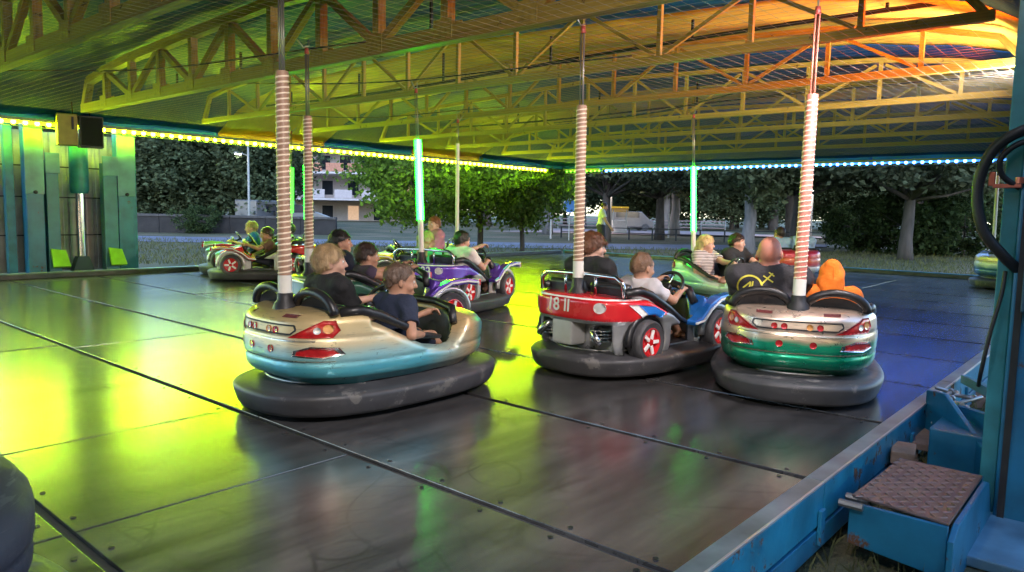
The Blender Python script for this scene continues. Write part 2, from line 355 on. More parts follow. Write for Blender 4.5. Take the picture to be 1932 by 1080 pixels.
for i in range(len(xs) - 1):
    ys = YR[0] if i <= 3 else YR[1 + i % 2]
    for j in range(len(ys) - 1):
        yy0, yy1 = ys[j], ys[j+1]
        wx, wy = xs[i+1] - xs[i] - .042, yy1 - yy0 - .011
        k = (round(wx, 3), round(wy, 3))
        if k not in pm:
            pm[k] = MB().box((0, 0, 0), (wx, wy, .02)).mesh('plate', bevel=.003); pm[k].materials.append(FLM)
        p = bpy.data.objects.new('floor_plate', pm[k]); COL.objects.link(p); p.parent = FLOOR
        p.location = ((xs[i]+xs[i+1])/2, (yy0+yy1)/2, -.0105 + random.uniform(-.001, .0005)); p.rotation_euler = (random.gauss(0, .0011), random.gauss(0, .0011), 0)

sv = MB()
for i in range(len(xs) - 1):
    for x in (xs[i] + .06, xs[i+1] - .06):
        for y in np.arange(AY0 + .12, AY1, .36):
            a0 = random.random(); y_ = y + random.uniform(-.01, .01); V = [(x + .011*cos(a0 + k*pi/3), y_ + .011*sin(a0 + k*pi/3), z) for z in (-.001, .0022) for k in range(6)]
            sv.raw(V, [tuple(range(6, 12))] + [(k, (k+1) % 6, 6 + (k+1) % 6, 6 + k) for k in range(6)])
o = sv.build('floor_screws', pr('screw_head', (.05, .05, .052), .5, .7), FLOOR); o['kind'] = 'stuff'
# ---------------------------------------------------------------- raised kerbs round the arena
KBL = chipped('kerb_blue', (.010, .19, .33), amt=.58)
def kerb(name, label, segs, axis, inner, face, group='kerb beams round the arena floor'):
    t = thing(name, label, 'kerb', (0, 0, 0))
    for k in range(len(segs) - 1):
        a, b = segs[k] + .004, segs[k+1] - .004; c, l = (a+b)/2, b-a
        if face == 'near':
            for nm, yc, z0, z1, wd, mt in (('kerb_beam', 1.063, -.165, .012, .056, KBL), ('kerb_cap', 1.083, .0125, .022, .075, pr('worn_cap', (.20, .24, .26), .45, .4, .4, 4)), ('kerb_edge', 1.040, .0122, .0245, .010, pr('worn_edge', (.5, .5, .5), .4, .6))):
                MB().box((c, yc, (z0+z1)/2), (l, wd, z1-z0)).build(nm, mt, t, bevel=.003)
            continue
        sg = 1
        for nm, off, z0, z1, wd, mt in (('kerb_beam', .075, -.30, .075, .11, KBL if face == 'near' else TEAL if face != 'left' else pr('grey_teal', (.09, .12, .135), .5, .2, .3)), ('kerb_cap', .055, .0765, .09, .15, pr('worn_cap', (.20, .24, .26), .45, .4, .4, 4) if face != 'right' else TEAL)):
            p = inner + sg * off
            if axis == 'x': MB().box((c, p, (z0+z1)/2), (l, wd, z1-z0)).build(nm, mt, t, bevel=.006)
            else: MB().box((p, c, (z0+z1)/2), (wd, l, z1-z0)).build(nm, mt, t, bevel=.006)
    return t
near = kerb('arena_kerb', 'teal steel kerb beam along the near edge in front of the step', [-2.8, .6, 3.35, 6.1, 9.0, 11.8, 14.6, 17.3], 'x', AY0, 'near')
MB().box((7, 1.06, -.235), (20, .05, .10)).build('flange', BLUEP, near, bevel=.004)
MB().box((7, 1.075, -.175), (20, .03, .02)).build('web', DARK, near)
for x in (2.2, 3.3, 4.9, 6.6, 8.4): MB().box((x, 1.025, -.17), (.05, .018, .16)).build('bracket', BLUEP, near, bevel=.004)
kerb('arena_kerb', 'long grey kerb along the far left edge below the yellow-green light strip', [-2.8, 1.2, 4.3, 7.4, 10.5, 13.6, 17.3], 'x', AY1, 'left')
kerb('arena_kerb', 'teal kerb along the far right edge below the blue light strip', [AY0, 4.2, 7.2, 10.2, 13.2], 'y', AX1, 'right')
# rubber skid strip on the inside of far kerbs
for k_, (c, d, lb) in enumerate((((7.2, 13.17, .0385), (20.2, .03, .07), 'thin dark rubber buffer strip on the far left kerb'), ((17.37, 7.1, .0385), (.03, 12, .07), 'thin dark rubber buffer strip on the far right kerb'))):
    tag(MB().box(c, d).build('buffer_strip', RUB, bevel=.008), lb, 'buffer strip')

# ================================================================== CANOPY and trusses
EY0, EY1, EX1 = .62, 13.75, 18.0
YC = (EY0 + EY1) / 2
def profY(y):
    return float(np.interp(y, [EY0, 1.25, 1.9, 2.9, YC, 11.4, 12.4, 13.0, EY1], [2.62, 3.0, 3.17, 3.30, 3.47, 3.30, 3.17, 3.0, 2.62]))
def profX(x): return float(np.interp(x, [15.5, 16.6, 17.4, EX1], [3.47, 3.12, 2.86, 2.62]))
TX = [-1.45, .5, 2.45, 4.4, 6.3, 8.25, 10.2, 12.15, 14.1, 15.95]
def canz(x, y):
    z = min(profY(y), profX(x)); dx = min(abs(x - t) for t in TX)
    return z - .05 * sin(pi * min(1, dx / .97) / 2) ** 2 + .012 * sin(x * 5.1 + 2 * sin(y * 1.3)) * sin(y * 3.7)
def fabric(name, c):
    m = bpy.data.materials.new(name); m.use_nodes = True; t = m.node_tree; N = t.nodes; L = t.links; b = N['Principled BSDF']
    g = N.new('ShaderNodeTexCoord'); a = N.new('ShaderNodeTexNoise'); a.inputs['Scale'].default_value = 1.2; a.inputs['Detail'].default_value = 6; L.new(g.outputs['Object'], a.inputs['Vector'])
    r = N.new('ShaderNodeValToRGB'); L.new(a.outputs[0], r.inputs[0]); r.color_ramp.elements[0].position = .3; r.color_ramp.elements[1].position = .7
    r.color_ramp.elements[0].color = (*[q * .72 for q in c], 1); r.color_ramp.elements[1].color = (*[min(1, q * 1.2) for q in c], 1); L.new(r.outputs[0], b.inputs['Base Color'])
    mp = N.new('ShaderNodeMapping'); mp.inputs['Scale'].default_value = (9, 1.2, 1); L.new(g.outputs['Object'], mp.inputs[0])
    wv = N.new('ShaderNodeTexNoise'); wv.inputs['Scale'].default_value = 1.6; wv.inputs['Detail'].default_value = 5; L.new(mp.outputs[0], wv.inputs['Vector'])
    bp = N.new('ShaderNodeBump'); bp.inputs['Strength'].default_value = .5; bp.inputs['Distance'].default_value = .05; L.new(wv.outputs[0], bp.inputs['Height']); L.new(bp.outputs[0], b.inputs['Normal'])
    b.inputs['Roughness'].default_value = .5; b.inputs['Specular IOR Level'].default_value = .22
    return m
FB = fabric('blue_tarpaulin', (.004, .070, .26)); FY = fabric('yellow_tarpaulin', (.74, .40, .055))
can = thing('canopy', 'striped blue and yellow tarpaulin roof over the bumper car arena', 'canopy', (0, 0, 0))
sx = [-2.5, -.1, 2.3, 4.7, 7.1, 9.5, 12.0, 14.35, 16.7, 18.0]
COLS = [FB, FB, FB, FB, FY, FB, FY, FB, FB]
ysamp = sorted(set([EY0, EY1] + list(np.linspace(EY0, EY1, 56)) + [1.25, 1.9, 13., 12.4]))
for i in range(len(sx) - 1):
    xs_ = np.linspace(sx[i], sx[i+1], 15); V = []; F = []; m_ = len(ysamp)
    for x in xs_:
        for y in ysamp: V.append((x, y, canz(x, y)))
    for a in range(14):
        for b_ in range(m_ - 1): q = a*m_ + b_; F.append((q, q+m_, q+m_+1, q+1))
    o = MB().raw(V, F).build('canopy_panel', COLS[i], can, smooth=True)
    so_ = o.modifiers.new('thick', 'SOLIDIFY'); so_.thickness = .006; so_.offset = 1
# valances hang from the eaves in matching colours
VB = fabric('blue_valance', (.03, .20, .55)); VY = fabric('yellow_valance', (.80, .46, .05))
for i in range(len(sx) - 1):
    for yy in (EY1, EY0):
        V = []; F = []; xs_ = np.linspace(sx[i] + .004, sx[i+1] - .004, 25)
        for x in xs_:
            wv = .012 * sin(x * 7) + .006 * sin(x * 17)
            V += [(x, yy + wv * .3, 2.64), (x, yy + wv, 2.50 + .012 * sin(x * 3.1))]
        for k in range(24): F.append((2*k, 2*k+2, 2*k+3, 2*k+1))
        o = MB().raw(V, F).build('valance', VY if COLS[i] is FY else VB, can, smooth=True); s_ = o.modifiers.new('thick', 'SOLIDIFY'); s_.thickness = .006
ve = np.linspace(EY0, EY1, 7)
for i in range(6):
    V = []; F = []
    for y in np.linspace(ve[i] + .004, ve[i+1] - .004, 21): V += [(EX1, y, 2.64), (EX1 + .01 * sin(y * 7), y, 2.50 + .01 * sin(y * 4))]
    for k in range(20): F.append((2*k, 2*k+2, 2*k+3, 2*k+1))
    o = MB().raw(V, F).build('valance', VB, can, smooth=True); s_ = o.modifiers.new('thick', 'SOLIDIFY'); s_.thickness = .006
# eave beams
for (a, b_, lb) in (((-2.5, 13.84, 2.60), (17.9, 13.84, 2.60), 'dark steel eave beam above the yellow-green light strip'), ((18.08, .7, 2.60), (18.08, 13.75, 2.60), 'dark steel eave beam above the blue light strip'), ((-2.5, .74, 2.56), (17.75, .74, 2.56), 'steel eave beam over the near kerb, at upper right')):
    M, l = beam_M(a, b_); o = MB().box((0, 0, 0), (l, .07, .09)).build('eave_beam', pr('dark_blue_beam', (.02, .06, .1), .5, .1, .3), bevel=.006); o.matrix_world = M; tag(o, lb, 'beam')

ORD = ['first', 'second', 'third', 'fourth', 'fifth', 'sixth', 'seventh', 'eighth', 'ninth', 'tenth']
ty0, ty1 = 1.0, 12.7
for ti, x in enumerate(TX):
    heavy = x < 5; mt = OLIVE if heavy else YELP
    cw, ch, ww = (.11, .13, .085) if heavy else (.06, .075, .042)
    if x < 0: lb = 'heavy ochre roof truss behind the camera, nearest the left end'
    elif x < 2: lb = 'heavy ochre roof truss passing over the camera'
    else: lb = 'ochre steel roof truss, %s from the viewer, under the canopy' % ORD[ti - 2]
    t = thing('roof_truss', lb, 'truss', (0, 0, 0), 'roof trusses across the arena')
    bar('bottom_chord', (x, ty0, 2.65), (x, ty1, 2.65), cw, ch, mt, t)
    nn = 14; nodes = [ty0 + (ty1 - ty0) * k / (nn - 1) for k in range(nn)]
    def topz(y): return min(profY(y), profX(x)) - .11
    tops = [(x, y, topz(y)) for y in nodes]
    pts = [(x, ty0 + .04, 2.65), (x, ty0 + .25, topz(ty0 + .25))] + [p for p in tops if ty0 + .3 < p[1] < ty1 - .3] + [(x, ty1 - .25, topz(ty1 - .25)), (x, ty1 - .04, 2.65)]
    for k in range(len(pts) - 1): bar('top_chord', pts[k], pts[k+1], cw, ch * .8, mt, t, up=(1, 0, 0))
    for k in range(1, nn - 1):
        y = nodes[k]; bar('upright', (x, y, 2.65 + ch/2), (x, y, topz(y) - ch*.3), ww, ww, mt, t, up=(0, 1, 0))
        if k < nn - 2:
            y2 = nodes[k+1]; off = .012 if k % 2 else -.012
            if k % 2: a, b_ = (x + off, y + .05, 2.70), (x + off, y2 - .05, topz(y2) - .06)
            else: a, b_ = (x + off, y + .05, topz(y) - .06), (x + off, y2 - .05, 2.70)
            bar('diagonal', a, b_, ww * .8, ww * .8, mt, t, up=(1, 0, 0))
    if 0 < x < 5:
        for k in range(1, nn - 1):
            for sd in (-1, 1): bar('gusset_plate', (x + sd*(cw/2 + .004), nodes[k] - .11, 2.69), (x + sd*(cw/2 + .004), nodes[k] + .11, 2.69), .008, .16, mt, t)
# conduits hung between the trusses
for x, z, lb in ((5.35, 2.93, 'black conduit pipe hung between the heavy truss and the next one'), (7.35, 3.02, 'black conduit pipe above the second yellow truss bay'), (11.2, 2.98, 'thin black cable pipe far back under the roof')):
    t = thing('conduit_pipe', lb, 'pipe', (0, 0, 0))
    MB().tube([(x, y, z + .05 * sin(y * .5)) for y in np.linspace(1.2, 12.4, 24)], .022 if x < 10 else .016, 8).build('pipe', DARK, t, smooth=True)
    for y in np.linspace(2, 11.6, 6): bar('hanger', (x, y, z + .05 * sin(y * .5) + .02), (x, y, canz(x, y) - .015), .025, .025, DARK, t, up=(0, 1, 0))
for k, (xa, ya, xb, yb, z, lb) in enumerate(((4.4, 9.5, 6.3, 4.0, 2.72, 'slack black cable strung from the heavy truss to the next'), (6.3, 11.6, 8.25, 7.4, 2.72, 'slack black cable near the left end of the second truss bay'), (8.25, 3.0, 10.2, 8.0, 2.72, 'slack black cable under the third truss bay'), (2.45, 10.8, 4.4, 5.5, 2.72, 'slack black cable under the nearest truss bay'))):
    tag(MB().tube([(xa + (xb-xa)*q, ya + (yb-ya)*q, z - .10*sin(pi*q) + .015*sin(9*q)) for q in np.linspace(0, 1, 18)], .008, 6).build('roof_cable', DARK, smooth=True), lb, 'cable')
# live wire net under the trusses
mb = MB()
for y in np.arange(1.15, 12.7, .11): mb.box((7.4, y, 2.585), (20.2, .0015, .0015))
for x in np.arange(-2.6, 17.4, .11): mb.box((x, 6.9, 2.582), (.0015, 11.5, .0015))
tag(mb.build('ceiling_net', pr('galvanised_wire', (.34, .31, .27), .5, .6)), 'fine galvanised wire net stretched under the roof trusses', 'wire net', kind='stuff')

# ---------------------------------------------------------------- bulb strips along the eaves
def bulb_mesh(r, mat):
    mb = MB().lathe([(r*.45, -.9*r), (r, -.25*r), (r*.85, .5*r), (r*.3, .95*r)], 6); me = mb.mesh('bulb', True); me.materials.append(mat); return me
def strip(label, a, b, n, mat, rail_mat, r=.03):
    t = thing('light_strip', label, 'light strip', (0, 0, 0)); a = Vector(a); b = Vector(b)
    M, l = beam_M(a + Vector((0, 0, .05)), b + Vector((0, 0, .05))); MB().box((0, 0, .01), (l, .17, .02)).box((0, .08, -.03), (l, .012, .06)).box((0, -.08, -.016), (l, .012, .032)).box((0, .035, -.105), (l, .10, .008)).build('shielding_channel', rail_mat, t, M=M)  # channel's lips and under-shelf added to block bulb light from tarpaulin and tower
    me = bulb_mesh(r, mat)
    for k in range(n):
        o = bpy.data.objects.new('bulb', me); COL.objects.link(o); o.parent = t; o.location = a.lerp(b, (k + .5) / n); o.rotation_euler = (0, 0, random.random() * 3)
    return t
RAILM = pr('strip_rail', (.25, .27, .2), .5)
strip('yellow-green bulb strip along the far left eave', (-2.3, 13.55, 2.455), (17.0, 13.55, 2.395), 118, E_YG, RAILM, .038)
strip('blue bulb strip along the far right eave', (17.8, 12.1, 2.40), (17.8, 1.0, 2.42), 70, E_BL, RAILM, .034)
strip('short lime light strip at the far corner beside the blue bulbs', (17.8, 13.5, 2.40), (17.8, 12.2, 2.40), 9, emit('bulb_lime', (.10, 1, .02), 3), RAILM, .022)
strip('red bulb strip along the near eave at upper right', (10.2, .82, 2.46), (16.8, .82, 2.46), 41, E_RD, RAILM)
strip('warm white bulb strip along the near eave over the camera', (-2.3, .82, 2.46), (4.2, .82, 2.46), 40, E_WW, RAILM)
# floodlight cans on the near eave (their glow shows at the upper right of the picture)
def flood(label, loc, aim, col, power, size=70, rad=.09):
    d = (Vector(aim) - Vector(loc)).normalized(); Q = d.to_track_quat('Z', 'Y').to_matrix().to_4x4(); M = Matrix.Translation(loc) @ Q
    t = thing('floodlight', label, 'floodlight', M)
    MB().lathe([(.05, -.17), (.085, -.13), (.09, 0), (.1, .02), (.1, .035)], 16).build('housing', DARK, t, smooth=True, angle=40)
    MB().lathe([(.0845, .036), (.06, .043), (.02, .046)], 16).build('lens', emit('lens_' + str(col), col, 6), t, smooth=True)
    MB().box((0, .0, -.20), (.03, .22, .02)).box((0, .11, -.1), (.03, .012, .2)).box((0, -.11, -.1), (.03, .012, .2)).build('yoke', DARK, t)
    l = bpy.data.lights.new('flood_lamp', 'SPOT'); l.energy = power; l.color = col; l.spot_size = radians(size); l.spot_blend = .7; l.shadow_soft_size = rad
    lo = bpy.data.objects.new('flood_lamp', l); COL.objects.link(lo); lo.parent = t; lo.matrix_local = Matrix.Translation((0, 0, .07)) @ Matrix.Rotation(pi, 4, 'X')
flood('red floodlight can on the near eave at the upper right', (6.9, .86, 2.36), (7.0, 3.0, 3.3), (1, .13, .015), 80, 130)
flood('white floodlight can on the near eave washing the roof at upper right', (8.2, .9, 2.42), (9.5, 6.5, 3.4), (1, .91, .80), 165, 140)
flood('neutral floodlight can on the near eave aimed at the cars', (1.2, .9, 2.42), (3.6, 4.2, .4), (1, .90, .86), 76, 120)
flood('neutral floodlight can on the near eave beside the step, aimed at the cars', (4.4, .9, 2.42), (5.6, 4.0, .4), (1, .88, .86), 54, 120)

# ================================================================== folding side tower at left, near post and step
def tower():
    t = thing('support_tower', 'teal folding support tower with panels, ram and lime feet at far left', 'tower', (.09, .28, 0)); y = 14.1
    PAN = pr('ribbed_panel', (.38, .36, .31), .6, .1, .35, 3, .2)
    for i, x in enumerate(np.arange(3.2, 5.62, .27)):
        for j, (z0, z1) in enumerate(((.0, .63), (.64, 1.28), (1.29, 1.8), (1.81, 2.4))):
            MB().prism([(0, 0), (.06, 0), (.08, -.04), (.19, -.04), (.21, 0), (.262, 0), (.262, .03), (0, .03)], z1 - z0, T(x, y + .16, z0)).build('panel', PAN, t)
    for (x0, x1, z1, yy, m1) in ((3.84, 4.10, 2.62, 13.86, TEAL), (5.27, 5.55, 2.62, 13.86, TEAL)):
        MB().box(((x0+x1)/2, yy, (z1-.3)/2), (x1-x0, .22, z1+.3)).build('column', TEAL, t, bevel=.012)
        MB().box(((x0+x1)/2, yy - .125, 1.98), (x1-x0+.02, .02, 1.3)).build('column_sleeve', TEALL, t, bevel=.006)
        for z in (1.36, 2.5): MB().lathe([(.03, 0), (.03, .03), (.015, .04)], 8, T((x0+x1)/2, yy - .136, z) @ Matrix.Rotation(pi/2, 4, 'X')).build('bolt', DARK, t)
    for (x0, x1) in ((4.14, 4.33), (5.03, 5.26)):
        MB().box(((x0+x1)/2, 13.84, .8), (x1-x0, .18, 2.2)).build('inner_column', pr('faded_teal', (.05, .19, .25), .45, 0, .3, 4, .1), t, bevel=.01)
        MB().box(((x0+x1)/2, 13.73, 1.85), (x1-x0+.03, .04, .34)).build('inner_sleeve', TEALL, t, bevel=.01)
        MB().prism([(-.13, 0), (.13, 0), (.13, .02), (.1, .30), (-.12, .34), (-.13, .02)], .05, T((x0+x1)/2+.05, 13.62, .1) @ Matrix.Rotation(radians(62), 4, 'X')).build('foot_wedge', pr('lime_paint', (.30, .62, .03), .45, 0, .15), t, bevel=.006)
    for x, wd in ((3.68, .13), (5.62, .12)): MB().box((x, 14.05, 1.1), (wd, .14, 2.9)).build('side_frame', pr('green_teal', (.025, .19, .23), .45, 0, .3), t, bevel=.01)
    MB().lathe([(.13, 1.36), (.15, 1.42), (.15, 1.52), (.145, 2.3)], 16, T(4.68, 13.86, 0)).build('ram_cylinder', pr('green_teal', (0, 0, 0)), t, smooth=True, angle=40)
    MB().lathe([(.072, .25), (.072, 1.38)], 16, T(4.68, 13.86, 0)).build('ram_rod', CHR, t, smooth=True, angle=40)
    MB().prism([(-.22, -.3), (.22, -.3), (.16, .05), (.09, .27), (-.09, .27), (-.16, .05)], .18, T(4.68, 13.95, 0) @ Matrix.Rotation(pi/2, 4, 'X')).build('ram_foot', pr('dark_teal', (.01, .05, .06), .5), t, bevel=.01)
    for z in (.635, 1.285, 1.805): MB().box((4.5, 14.10, z), (2.3, .02, .022)).build('panel_rail', DARK, t)
tower()
def speaker():
    t = thing('loudspeaker', 'black loudspeaker box hung under the eave in front of the tower', 'loudspeaker', Matrix.Translation((4.52, 13.25, 2.06)) @ Rz(radians(-12)))
    MB().box((.14, 0, .28), (.34, .3, .5)).build('cabinet', BLK, t, bevel=.012)
    MB().box((.14, -.155, .28), (.3, .012, .45)).build('grille', pr('speaker_grille', (.012, .012, .013), .8, .2, .3, 60, .5, bscale=220), t, bevel=.004)
    MB().box((-.19, .02, .3), (.28, .26, .5)).build('lit_cabinet_side', pr('yellow_lit_side', (.42, .36, .05), .5, 0, .2), t, bevel=.01)  # side of the cabinet, yellow strip light put into its colour
    MB().box((-.12, -.12, .4), (.03, .03, .2)).build('cable_clip', DARK, t)
    for x in (-.1, .14): MB().tube([(x, 0, .53), (x, .1, .75)], .012).build('hanger_rod', DARK, t)
speaker()

def near_post():
    t = thing('support_post', 'broad blue steel post rising at the right edge of the picture', 'post', (0, 0, 0))
    MB().box((4.55, .235, 1.1), (.36, .58, 2.95)).build('post_body', BLUEP, t, bevel=.012)
    MB().box((4.47, .565, 1.1), (.12, .072, 2.93)).build('post_channel', pr('green_teal', (.025, .19, .23), .45, 0, .3), t, bevel=.006)
    MB().box((4.362, .49, 1.1), (.012, .03, 2.9)).build('post_seam', DARK, t)
    MB().box((4.35, .3, .98), (.05, .36, .45)).build('clamp_plate', pr('deep_blue', (.01, .07, .13), .5, 0, .3), t, bevel=.01)
    MB().box((4.25, .2, GZ + .03), (1.0, .9, .05)).build('base_plate', pr('pale_blue_plate', (.13, .26, .36), .45, .1, .3, 5), t, bevel=.008)
    MB().prism([(0, 0), (.95, 0), (.95, .33), (.72, .36), (0, .08)], .03, T(4.5, .5, -.22) @ Rz(radians(35)) @ Matrix.Rotation(pi/2, 4, 'X')).build('gusset', BLUEP, t, bevel=.006)
    b_ = MB().box((5.0, .72, -.13), (.5, .38, .26)); b_.build('outrigger', BLUEP, t, bevel=.01)
    bar('outrigger_arm', (4.75, .55, .06), (5.55, 1.0, -.06), .05, .12, BLUEP, t); bar('outrigger_arm', (4.72, .52, .22), (6.2, .99, .04), .04, .06, TEAL, t)
    return t
near_post()
def cable(label, pts, r, sm=8):
    P = [Vector(p) for p in pts]; out = []
    for i in range(len(P) - 1):
        p0, p1, p2, p3 = P[max(0, i-1)], P[i], P[i+1], P[min(len(P)-1, i+2)]
        for k in range(sm):
            u = k / sm; out.append(.5 * ((2*p1) + (p2-p0)*u + (2*p0-5*p1+4*p2-p3)*u*u + (3*p1-p0-3*p2+p3)*u**3))
    out.append(P[-1]); tag(MB().tube(out, r, 8).build('cable', pr('cable_black', (.008, .008, .009), .5), smooth=True), label, 'cable')
cable('thick black cable looping out from the blue post', [(4.34, .40, 1.66), (4.3, .53, 1.63), (4.3, .645, 1.54), (4.3, .695, 1.36), (4.3, .66, 1.16), (4.33, .57, 1.03), (4.4, .5, .95)], .026)
cable('second black cable curling inside the first loop by the post', [(4.34, .42, 1.6), (4.31, .54, 1.57), (4.31, .61, 1.5), (4.33, .6, 1.42), (4.37, .53, 1.36)], .014)
cable('thin black cable hanging down beside the blue post', [(4.38, .56, .95), (4.35, .565, .83), (4.3, .59, .65), (4.3, .615, .45), (4.36, .63, .36)], .010)
t = thing('tie_hook', 'metal hook bracket, coloured as lit red, sticking out of the blue post', 'bracket', (4.36, .6, 1.37)); REDLIT = pr('red_lit_metal', (.5, .14, .09), .35, .5)  # red glow of the lamp put into the hook's base colour
MB().box((0, -.02, 0), (.03, .12, .02)).box((0, .045, .035), (.03, .03, .07)).build('hook', REDLIT, t, bevel=.004); MB().lathe([(.02, 0), (.02, .03)], 8, T(0, -.07, .012)).build('bolt', REDLIT, t)

def step():
    t = thing('boarding_step', 'blue boarding step with a diamond plate tread beside the near kerb', 'step', (0, 0, 0))
    poly = [(3.50, .96), (4.22, .93), (4.22, .56), (3.44, .56)]
    MB().prism(poly[::-1], .012, T(0, 0, -.07)).build('tread', pr('worn_tread', (.20, .145, .125), .42, .55, .3, 10), t, bevel=.003)
    dm = MB().lathe([(.016, 0), (.010, .004), (.002, .005)], 6, Matrix.Diagonal((1.4, .45, 1, 1))).mesh('tread_stud'); dm.materials.append(pr('worn_stud', (.24, .18, .155), .4, .6))
    k = 0
    for i in range(18):
        for j in range(9):
            x, y = 3.49 + i * .04, .59 + j * .042
            if y > .93: continue
            o = bpy.data.objects.new('tread_stud', dm); COL.objects.link(o); o.parent = t; o.location = (x, y, -.0575); o.rotation_euler = (0, 0, radians(45 if (i + j) % 2 else -45))
    MB().prism([(3.40, -.36), (4.4, -.36), (4.23, -.09), (4.18, -.073), (3.5, -.073), (3.40, -.12)][::1], .025, T(0, .555, 0) @ Matrix.Rotation(pi/2, 4, 'X')).build('front_panel', BLUEP, t, bevel=.005)
    MB().prism([(.56, -.30), (.95, -.26), (.95, -.072), (.56, -.072)], .02, T(3.43, 0, 0) @ Matrix(((0, 0, 1, 0), (1, 0, 0, 0), (0, 1, 0, 0), (0, 0, 0, 1)))).build('side_panel', BLUEP, t, bevel=.004)
    MB().box((4.235, .75, -.16), (.02, .38, .19)).build('side_panel', BLUEP, t, bevel=.004)
    for x in (3.42, 3.52): MB().lathe([(.018, 0), (.018, .1)], 8, T(x, .99, -.08) @ Matrix.Rotation(pi/2, 4, 'X')).build('hinge_pin', STEEL, t)
step()
# bits lying under the platform edge
rnd = random.Random(3)
for k in range(14):
    M = T(5.35 + rnd.uniform(-.32, .35), .93 + rnd.uniform(-.08, .06), -.10 + .012 * k) @ Matrix.Rotation(rnd.uniform(0, 6.28), 4, 'Z') @ Matrix.Rotation(pi/2 + rnd.uniform(-.4, .4), 4, 'X')
    o = MB().lathe([(.012, -.1), (.022, -.1), (.022, -.085), (.013, -.08), (.013, .1), (.004, .11)], 8).build('locking_pin', STEEL, smooth=True, angle=40); o.matrix_world = M
    tag(o, 'loose grey steel locking pin in the heap by the near kerb', 'pin', 'heap of steel pins by the near kerb')
o = MB().box((0, 0, 0), (.95, .28, .04)).build('timber_board', pr('old_board', (.16, .12, .1), .8, 0, .3, 8, .3), bevel=.004); o.matrix_world = T(5.35, .9, -.16); tag(o, 'grey timber board carrying the heap of steel pins', 'board')
o = MB().box((0, 0, 0), (.24, .12, .07)).build('wood_block', pr('brown_block', (.2, .14, .1), .8, 0, .3, 10, .3), bevel=.008); o.matrix_world = T(4.5, .98, -.11) @ Rz(.2); tag(o, 'worn brown wood block wedged behind the boarding step', 'block')
for (x, y, h_) in ((3.0, 1.35, .18), (5.0, 1.2, .2), (7.2, 1.1, .2)):
    o = MB().box((0, 0, 0), (.35, .3, .09)).box((0, 0, .08), (.3, .3, .07)).build('packing_timber', pr('old_board', (0, 0, 0)), bevel=.005); o.matrix_world = T(x, y, GZ + .05) @ Rz(.1 * x); tag(o, {3.0: 'stacked timber packing under the kerb below the step', 5.0: 'stacked timber packing under the kerb behind the step', 7.2: 'stacked timber packing under the kerb past the blue post'}[x], 'packing')

# ================================================================== BUMPER CARS
CL, CW, CN = .90, .575, 2.6      # half length, half width, plan exponent of the rubber bumper
def plan_pt(t, a, b, n):
    c, s_ = cos(t), sin(t); return (a * math.copysign(abs(c)**(2/n), c), b * math.copysign(abs(s_)**(2/n), s_))
def ring_sweep(mb, prof, n=64, e=CN):
    """sweep a profile (inset from the bumper outline, height) round the plan outline"""
    V = []; m = len(prof); F = []
    for k in range(n):
        t = 2*pi*k/n
        for (ins, z) in prof: x, y = plan_pt(t, CL - ins, CW - ins, e); V.append((x, y, z))
    for k in range(n):
        q = (k + 1) % n
        for j in range(m - 1): F.append((k*m+j, q*m+j, q*m+j+1, k*m+j+1))
    mb.raw(V, F); return mb
_bump = ring_sweep(MB(), [(.20, .035), (.06, .03), (.035, .038), (.022, .06), (.010, .10), (.001, .135), (.002, .150), (.014, .163), (.05, .174), (.11, .186), (.20, .196), (.26, .17)]).mesh('bumper', True)
_skirt = ring_sweep(MB(), [(.20, .042), (.20, .010), (.24, .008)]).mesh('chassis_skirt', True)

def sport_d(x, y, z):
    fr = np.clip(x / .8, 0, 1); s = np.interp(z, [.14, .19, .225, .25, .28, .34, .42, .56, .64, .72], [.80, .83, .90, .965, .985, .995, 1.0, .985, .94, .9])
    s = s - .014 * np.exp(-((z - .335) / .011)**2) - .010 * np.exp(-((z - .475) / .010)**2)
    a, b, nn = .815, .515, 2.9 - .5 * fr
    b = b - .03 * fr
    r = ((np.abs(x) / a)**nn + (np.abs(y) / b)**nn)**(1/nn)
    side = (r - s) * .5
    top = np.interp(x, [-.9, -.6, -.45, -.32, .02, .18, .27, .36, .42, .6, .75, .9], [.585, .625, .63, .585, .425, .40, .405, .50, .56, .535, .47, .36])
    crown = np.where(x < -.4, .02, .07) * (y / b)**2
    d = smax(side, z - (top - crown), .05); d = smax(d, .13 - z, .03)
    r2 = (np.abs((x + .045) / .46)**4 + np.abs(y / .415)**4)**.25
    d = smax(d, -np.maximum((r2 - 1) * .4, .20 - z), .025)
    return d
def buggy_d(x, y, z):
    s = np.interp(z, [.17, .24, .40, .44, .56, .66], [.93, .96, .97, 1.0, 1.0, .95])
    fr = np.clip((x - .1) / .7, 0, 1); a, b, nn = .80, .50 - .10 * fr, 3.4 - .9 * fr
    r = ((np.abs(x) / a)**nn + (np.abs(y) / b)**nn)**(1/nn)
    top = np.interp(x, [-.9, -.62, -.40, -.12, .08, .2, .29, .36, .6, .82], [.60, .61, .60, .48, .375, .36, .42, .58, .52, .42])
    d = smax((r - s) * .45, z - (top - .03 * (y / .5)**2), .04); d = smax(d, .17 - z, .02)
    # engine recess under the rear belt, wheel arches, waist behind the front wheels
    d = smax(d, -np.maximum(np.maximum(x + .60, np.abs(y) - .34), z - .395), .03)
    for wx in (-.40, .53):
        wr = np.sqrt((x - wx)**2 + (z - .27)**2) - .195; d = smax(d, -np.maximum(wr, .30 - np.abs(y) + (.02 if wx > 0 else 0)), .02)
    d = smax(d, -np.maximum(np.maximum(np.abs(x - .1) - .22, .385 - np.abs(y)), z - .36), .04)
    r2 = (np.abs((x + .05) / .43)**4 + np.abs(y / .385)**4)**.25
    d = smax(d, -np.maximum((r2 - 1) * .38, .21 - z), .025)
    return d
